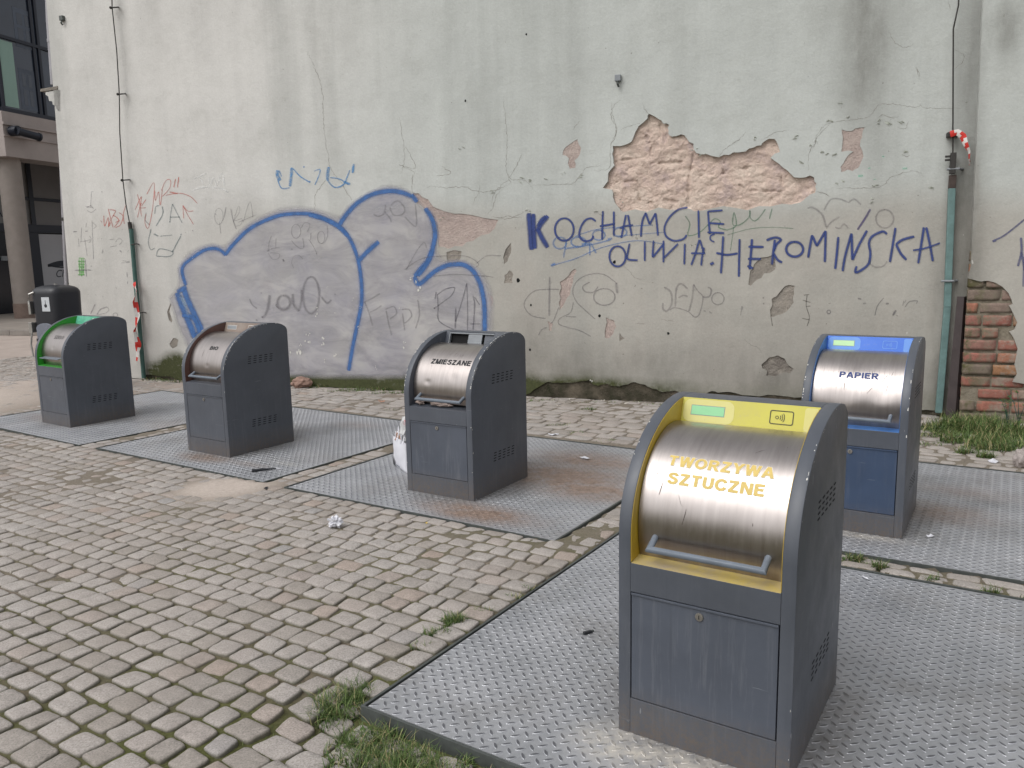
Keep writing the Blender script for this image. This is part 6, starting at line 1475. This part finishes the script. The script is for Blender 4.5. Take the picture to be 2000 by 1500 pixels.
def crumple(name, c, r, mat, parent, seed, sq=(1, 1, 1), sub=3, amp=.45):
    bm = bmesh.new(); bmesh.ops.create_icosphere(bm, subdivisions=sub, radius=1.0)
    for v in bm.verts:
        d = v.co.normalized(); k = 1+amp*noise.fractal(d*2.2+Vector((seed, 0, 0)), .7, 2.2, 4)-.35*abs(noise.noise(d*5+Vector((0, seed, 0))))
        v.co = Vector((d.x*k*r*sq[0], d.y*k*r*sq[1], d.z*k*r*sq[2]))
    me = bpy.data.meshes.new(name); bm.to_mesh(me); bm.free(); me.materials.append(mat)
    lo_ = min(v.co.z for v in me.vertices)
    o = bpy.data.objects.new(name, me); C.objects.link(o)
    if parent: o.parent = parent; o.location = c
    else: o.location = (c[0], c[1], c[2]-lo_*.9)
    return o
b_ = crumple('crumpled_rubbish', (.04, .0, bh+.06), .11, MAT['clear'], bag, 3.0, (1.1, .6, 1.2)); crumple('crumpled_rubbish', (-.06, -.01, bh), .07, MAT['orange'], bag, 8.0, (1.2, .8, .8)); crumple('crumpled_rubbish', (.10, .0, bh+.13), .07, MAT['pink'], bag, 5.0, (.9, .6, 1.0)); crumple('crumpled_rubbish', (-.13, -.02, bh+.02), .025, MAT['paper'], bag, 2.0)
q = gnd(655, 1030); tag(crumple('crumpled_tissue', (q.x, q.y, .0), .038, MAT['paper'], None, 4.0, (1.15, .9, .95), 4, .6), 'crumpled white tissue lying on the cobbles', 'tissue')
q = gnd(590, 757); tag(crumple('brick_fragment', (q.x, q.y, -.01), .13, plain('broken_brick', sr(142, 116, 104), .9, 0, .25, 14, .4), None, 6.0, (1.2, .8, .66), 3, .22), 'broken reddish brick lying by the wall behind the BIO bin', 'brick')
q = gnd(1995, 912); tag(crumple('pale_stone', (q.x, q.y, -.01), .07, MAT['pinkstone'], None, 9.0, (1., .9, 1.2), 3, .25), 'pale squarish stone at the end of the far platform beside the grass', 'stone')
lgt = tag(empty('lighter', tuple(gnd(1149, 1236)+Vector((0, 0, -.002))), R(28)), 'small black lighter lying on the nearest platform', 'lighter')
b = MB(); b.box(-.026, .018, -.008, .008, 0, .012); b.build('body', MAT['blackpl'], lgt, bevel=.003); b = MB(); b.tube([(.019, 0, .006), (.030, 0, .006)], .0055, 10); b.box(-.033, -.0265, -.003, .003, .003, .006); b.build('cap', MAT['frame'], lgt)
sp_ = tag(empty('burnt_stick', tuple(gnd(516, 919)), R(18)), 'thin dark stick with a pale end on the platform under the BIO bin', 'stick')
b = MB(); b.tube([(-.10, 0, .009), (.0, .006, .010), (.10, .0, .008)], [.013, .010, .004], 8); b.build('stick', MAT['blackpl'], sp_, smooth=True)
b = MB(); b.tube([(.101, .0, .008), (.16, -.006, .007)], [.004, .002], 6); b.build('pale_end', MAT['paper'], sp_)
def scrap(px, py, r, mat, label, seed, z=0.0):
    rs = random.Random(seed); q = gnd(px, py); n = 9; V = []
    for k in range(n):
        a = 2*math.pi*k/n; rr = r*rs.uniform(.6, 1.1); V.append((rr*math.cos(a)*1.3, rr*math.sin(a)*.7, .003+rs.uniform(0, .35)*r))
    V.append((0, 0, .004)); Fc = [(k, (k+1) % n, n) for k in range(n)]
    o = mk('litter_scrap', V, Fc, mat, None); o.location = (q.x, q.y, z); o.rotation_euler = (0, 0, rs.uniform(0, 6)); tag(o, label, 'litter', 'scraps of litter')
MAT['ytrash'] = plain('yellow_wrapper', sr(206, 176, 72), .5, 0, .1, 30)
scrap(925, 976, .03, MAT['paper'], 'white scrap at the foot of the bin marked ZMIESZANE', 1); scrap(1143, 896, .04, MAT['paper'], 'white scrap on the stained platform right of the torn open bin', 2)
scrap(1080, 850, .05, MAT['paper'], 'white scrap on the cobbles behind the stained platform', 3); scrap(833, 1023, .014, MAT['ytrash'], 'tiny yellow wrapper on the edge of the stained platform', 4, .002)
scrap(1690, 1130, .02, MAT['paper'], 'white scrap between the two platforms on the right', 5); scrap(520, 955, .03, MAT['blackpl'], 'dark scrap at the corner of the platform under the BIO bin', 6); scrap(1818, 1048, .03, MAT['paper'], 'white scrap at the foot of the blue framed bin', 7); scrap(745, 785, .06, MAT['orange'], 'pale orange scrap on the cobbles near the wall', 8)
scrap(1940, 903, .06, MAT['paper'], 'white strip of paper at the far edge of the blue bin platform', 10); scrap(1836, 836, .02, MAT['paper'], 'white scrap in the grass by the teal conduit', 11)
# crumbs of fallen plaster along the foot of the wall
cr_ = MB(); rc = random.Random(14)
def crumbs(px, py, n, sx, sy, r0, r1):
    for _ in range(n):
        q = gnd(px+rc.gauss(0, sx), py+abs(rc.gauss(0, sy))); r_ = rc.uniform(r0, r1); k = 5
        pts = [(q.x+r_*rc.uniform(.5, 1.2)*math.cos(2*math.pi*j/k), q.y+r_*rc.uniform(.5, 1.2)*math.sin(2*math.pi*j/k), -.012) for j in range(k)]
        top = [(q.x+.5*(x-q.x), q.y+.5*(y-q.y), r_*rc.uniform(.2, .55)-.006) for x, y, _z in pts]
        cr_.add(pts+top, [tuple(range(k, 2*k))]+[(j, (j+1) % k, k+(j+1) % k, k+j) for j in range(k)])
crumbs(1120, 776, 26, 45, 6, .006, .03); crumbs(1210, 780, 24, 40, 8, .006, .035); crumbs(1060, 778, 12, 25, 5, .006, .02); crumbs(300, 742, 20, 16, 4, .01, .04); crumbs(1320, 785, 14, 40, 4, .006, .02); crumbs(680, 768, 14, 60, 3, .008, .02); crumbs(450, 1040, 40, 260, 60, .003, .008); crumbs(1300, 1440, 12, 60, 20, .002, .006); crumbs(1850, 880, 12, 60, 10, .006, .02)
o = cr_.build('rubble', plain('plaster_crumbs', sr(190, 184, 174), .9, 0, .35, 9, .3), None); tag(o, 'crumbs of fallen plaster along the foot of the wall', 'rubble', kind='stuff')
# paper caught in the half open lid of the torn open bin
X, Y, a = -.5643, 5.8405, .5678
pr_ = tag(empty('wastepaper', (X, Y, 0), -a), 'crumpled paper caught under the half open drum lid marked ZMIESZANE', 'wastepaper')
b_ = crumple('paper_wad', (-.20, .055, ZH+.022), .03, MAT['pinkcoat'], pr_, 2.5, (1.3, .8, .55)); b_ = crumple('paper_wad', (.0, .06, ZH+.016), .045, MAT['pinkcoat'], pr_, 7.5, (2.2, .7, .3))

# ------------------------------------------------------------------ grass and weeds
def grass_mat(name, a, b_, c_):
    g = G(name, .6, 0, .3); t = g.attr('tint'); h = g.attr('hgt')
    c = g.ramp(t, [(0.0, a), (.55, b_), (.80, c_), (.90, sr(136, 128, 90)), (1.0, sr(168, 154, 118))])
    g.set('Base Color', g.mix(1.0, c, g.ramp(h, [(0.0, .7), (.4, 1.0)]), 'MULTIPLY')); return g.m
MAT['grass'] = grass_mat('grass_blades', sr(62, 82, 42), sr(84, 106, 56), sr(112, 128, 74))
gV, gF, gT, gH = [], [], [], []; rg = random.Random(17)
def blade(x, y, z, h, w, lean, az):
    b0 = len(gV); t = rg.random(); n = 4; dx, dy = math.cos(az), math.sin(az); px_, py_ = -dy, dx
    for i in range(n+1):
        s = i/n; bx_, bz_ = lean*h*s*s, h*(s-.28*lean*s*s); ww = w*(1-s)**.7 if i < n else 0.0002
        for sg in (-1, 1): gV.append((x+dx*bx_+px_*ww*sg, y+dy*bx_+py_*ww*sg, z+bz_)); gT.append(t); gH.append(s)
    for i in range(n): gF.append((b0+2*i, b0+2*i+1, b0+2*i+3, b0+2*i+2))
def leafy(x, y, z, l, az, up_):
    b0 = len(gV); t = rg.random()*.8; d = Vector((math.cos(az), math.sin(az), up_)).normalized(); s_ = Vector((-math.sin(az), math.cos(az), 0))
    p = Vector((x, y, z))
    for q, h in ((p, .3), (p+d*l*.5+s_*l*.22, .8), (p+d*l*.5-s_*l*.22, .8), (p+d*l-Vector((0, 0, l*.25)), 1.0)): gV.append(tuple(q)); gT.append(t); gH.append(h)
    gF.append((b0, b0+1, b0+3, b0+2))
def tuft(px, py, n, rx, ry, h0, h1, w=.0022, lean=.9):
    q = gnd(px, py)
    for _ in range(n):
        a = rg.uniform(0, 2*math.pi); r_ = math.sqrt(rg.random()); x, y = q.x+rx*r_*math.cos(a), q.y+ry*r_*math.sin(a)
        if on_plate(x, y): continue
        if rg.random() < .07:
            for _l in range(3): leafy(x, y, gz(x, y)-.012, rg.uniform(.35, .8)*h1*.6+.008, rg.uniform(0, 6.28), rg.uniform(.1, .9))
        blade(x, y, gz(x, y)-.014, rg.uniform(h0, h1), w*rg.uniform(.7, 1.4), rg.uniform(.2, 1.3)*lean, rg.uniform(0, 6.28))
PENW = [plat_pts(i) for i in range(5)]
def on_plate(x, y): return any(inside([(q.x, q.y) for q in p], x, y) for p in PENW)
for (px, py, n, rx, ry, h0, h1) in [(660,1365,340,.10,.07,.03,.09),(700,1340,160,.06,.05,.02,.07),(640,1385,140,.07,.06,.02,.06),(720,1420,380,.12,.07,.02,.07),(760,1455,520,.13,.08,.02,.075),(800,1480,420,.11,.07,.02,.07),(700,1470,260,.12,.07,.015,.05),(830,1500,260,.10,.06,.02,.07),(680,1440,160,.09,.06,.015,.05),
    (885,1212,260,.055,.035,.02,.06),(850,1235,150,.07,.03,.015,.045),(820,1262,60,.05,.03,.012,.04),(1010,1165,70,.06,.02,.012,.035),(1040,1148,60,.05,.02,.015,.04),(940,1190,50,.05,.02,.01,.03),(905,1475,90,.03,.03,.015,.05),(985,1492,80,.08,.03,.01,.035),(890,1500,100,.05,.04,.01,.04),
    (1668,1092,160,.05,.03,.02,.06),(1716,1107,140,.04,.025,.02,.06),(1820,1130,40,.04,.02,.015,.05),(1925,1158,160,.06,.03,.02,.07),(1990,1172,140,.05,.03,.02,.06),(1690,1098,40,.05,.02,.01,.03)]:
    tuft(px, py, int(n*1.05), rx*1.1, ry*1.1, h0, h1*1.2, .0022)
for (px, py, n, rx, ry, h0, h1) in [(1850,838,520,.28,.20,.05,.16),(1890,832,700,.32,.22,.06,.2),(1930,842,700,.32,.22,.06,.2),(1970,850,560,.32,.22,.05,.18),(1900,862,560,.30,.16,.04,.15),(1940,875,420,.26,.14,.04,.14),(1985,865,360,.3,.16,.04,.15),(1840,850,240,.22,.1,.03,.09),(1820,840,120,.2,.1,.02,.07),(2040,850,400,.35,.25,.05,.18),(1885,885,140,.08,.05,.03,.10),(1925,893,160,.08,.05,.03,.10),
    (1810,868,80,.2,.08,.02,.06),(1130,845,90,.12,.06,.01,.04),(1090,830,90,.15,.07,.01,.04),(1180,860,80,.12,.06,.01,.03),(760,800,50,.15,.06,.01,.04),(1150,800,70,.10,.06,.02,.06),(690,752,130,.3,.05,.03,.10),(620,752,60,.2,.05,.03,.12),(740,762,90,.3,.05,.02,.08),(440,748,50,.15,.05,.02,.06),(1060,782,60,.2,.05,.02,.05),(830,778,140,.3,.05,.02,.06),(560,752,120,.4,.05,.02,.08),(640,756,260,.45,.05,.02,.09),(720,762,260,.45,.05,.02,.09),(770,768,160,.35,.05,.02,.07),(310,742,120,.25,.05,.02,.09),(360,746,120,.3,.05,.02,.08),(700,764,200,.5,.04,.015,.06),(900,778,160,.4,.04,.015,.05),(980,775,120,.3,.04,.02,.06),(1180,786,90,.5,.04,.015,.05),(1420,792,110,.5,.05,.02,.06),(1560,796,100,.3,.05,.02,.07),(330,744,60,.2,.04,.02,.07),(1300,790,60,.3,.05,.02,.05)]:
    tuft(px, py, n, rx, ry, h0, h1, .0042, 1.0)
# tiny green growth in the joints of the nearer paving
for _ in range(1500):
    px, py = rg.uniform(-50, 1150), rg.uniform(1080, 1560); q = gnd(px, py)
    if on_plate(q.x, q.y) or noise.noise(Vector((q.x*1.1, q.y*1.1, 2))) < .0: continue
    for _k in range(3): blade(q.x+rg.gauss(0, .012), q.y+rg.gauss(0, .012), gz(q.x, q.y)-.014, rg.uniform(.004, .016), .0014, rg.uniform(.3, 1.4), rg.uniform(0, 6.28))
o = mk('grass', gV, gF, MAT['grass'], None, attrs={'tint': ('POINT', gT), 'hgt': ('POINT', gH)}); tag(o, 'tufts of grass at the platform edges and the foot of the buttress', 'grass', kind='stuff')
# a leafy weed at the foot of the buttress
def weed(px, py, h, seed, label):
    rs = random.Random(seed); q = gnd(px, py); rt = tag(empty('weed', (q.x, q.y, -.01)), label, 'weed', 'weeds at the foot of the buttress')
    st, lf = MB(), MB()
    for s_ in range(4):
        az, ln = rs.uniform(0, 6.28), rs.uniform(.15, .45)
        P = [Vector((math.cos(az)*ln*h*t*t, math.sin(az)*ln*h*t*t, h*t*rs.uniform(.9, 1.05))) for t in (0, .3, .6, .85, 1.0)]
        st.tube(P, [.004, .0035, .003, .002, .0012], 5)
        for k in range(16):
            t = rs.uniform(.15, 1.0); i = min(3, int(t*4)); p = P[i].lerp(P[i+1], t*4-i); a = rs.uniform(0, 6.28); l = rs.uniform(.02, .05); w_ = l*.38; up_ = rs.uniform(-.3, .5)
            d = Vector((math.cos(a), math.sin(a), up_)).normalized(); sd = d.cross(Vector((0, 0, 1))).normalized()
            lf.add([p, p+d*l*.45+sd*w_, p+d*l, p+d*l*.45-sd*w_], [(0, 1, 2, 3)])
    st.build('stem', MAT['dteal'], rt, smooth=True); lf.build('leaves', plain('weed_leaves', sr(70, 92, 44), .6, 0, .25, 20), rt, fix=False)
weed(1968, 842, .34, 3, 'dark leafy weed by the bricks, at the frame edge'); weed(1988, 838, .45, 5, 'taller leafy weed beside the smaller one by the bricks')
st = tag(empty('dry_stalk', tuple(gnd(1902, 815))), 'two dry bent stalks leaning on the bare bricks', 'dry stalk')
b = MB(); b.tube([(0, 0, -.01), (-.03, .02, .12), (-.09, .04, .30)], [.006, .005, .003], 6); b.tube([(.01, 0, -.01), (-.01, .03, .13), (-.05, .05, .29)], [.005, .004, .003], 6); b.build('stalk', plain('dry_straw', sr(150, 134, 108), .8, 0, .15), st, smooth=True)
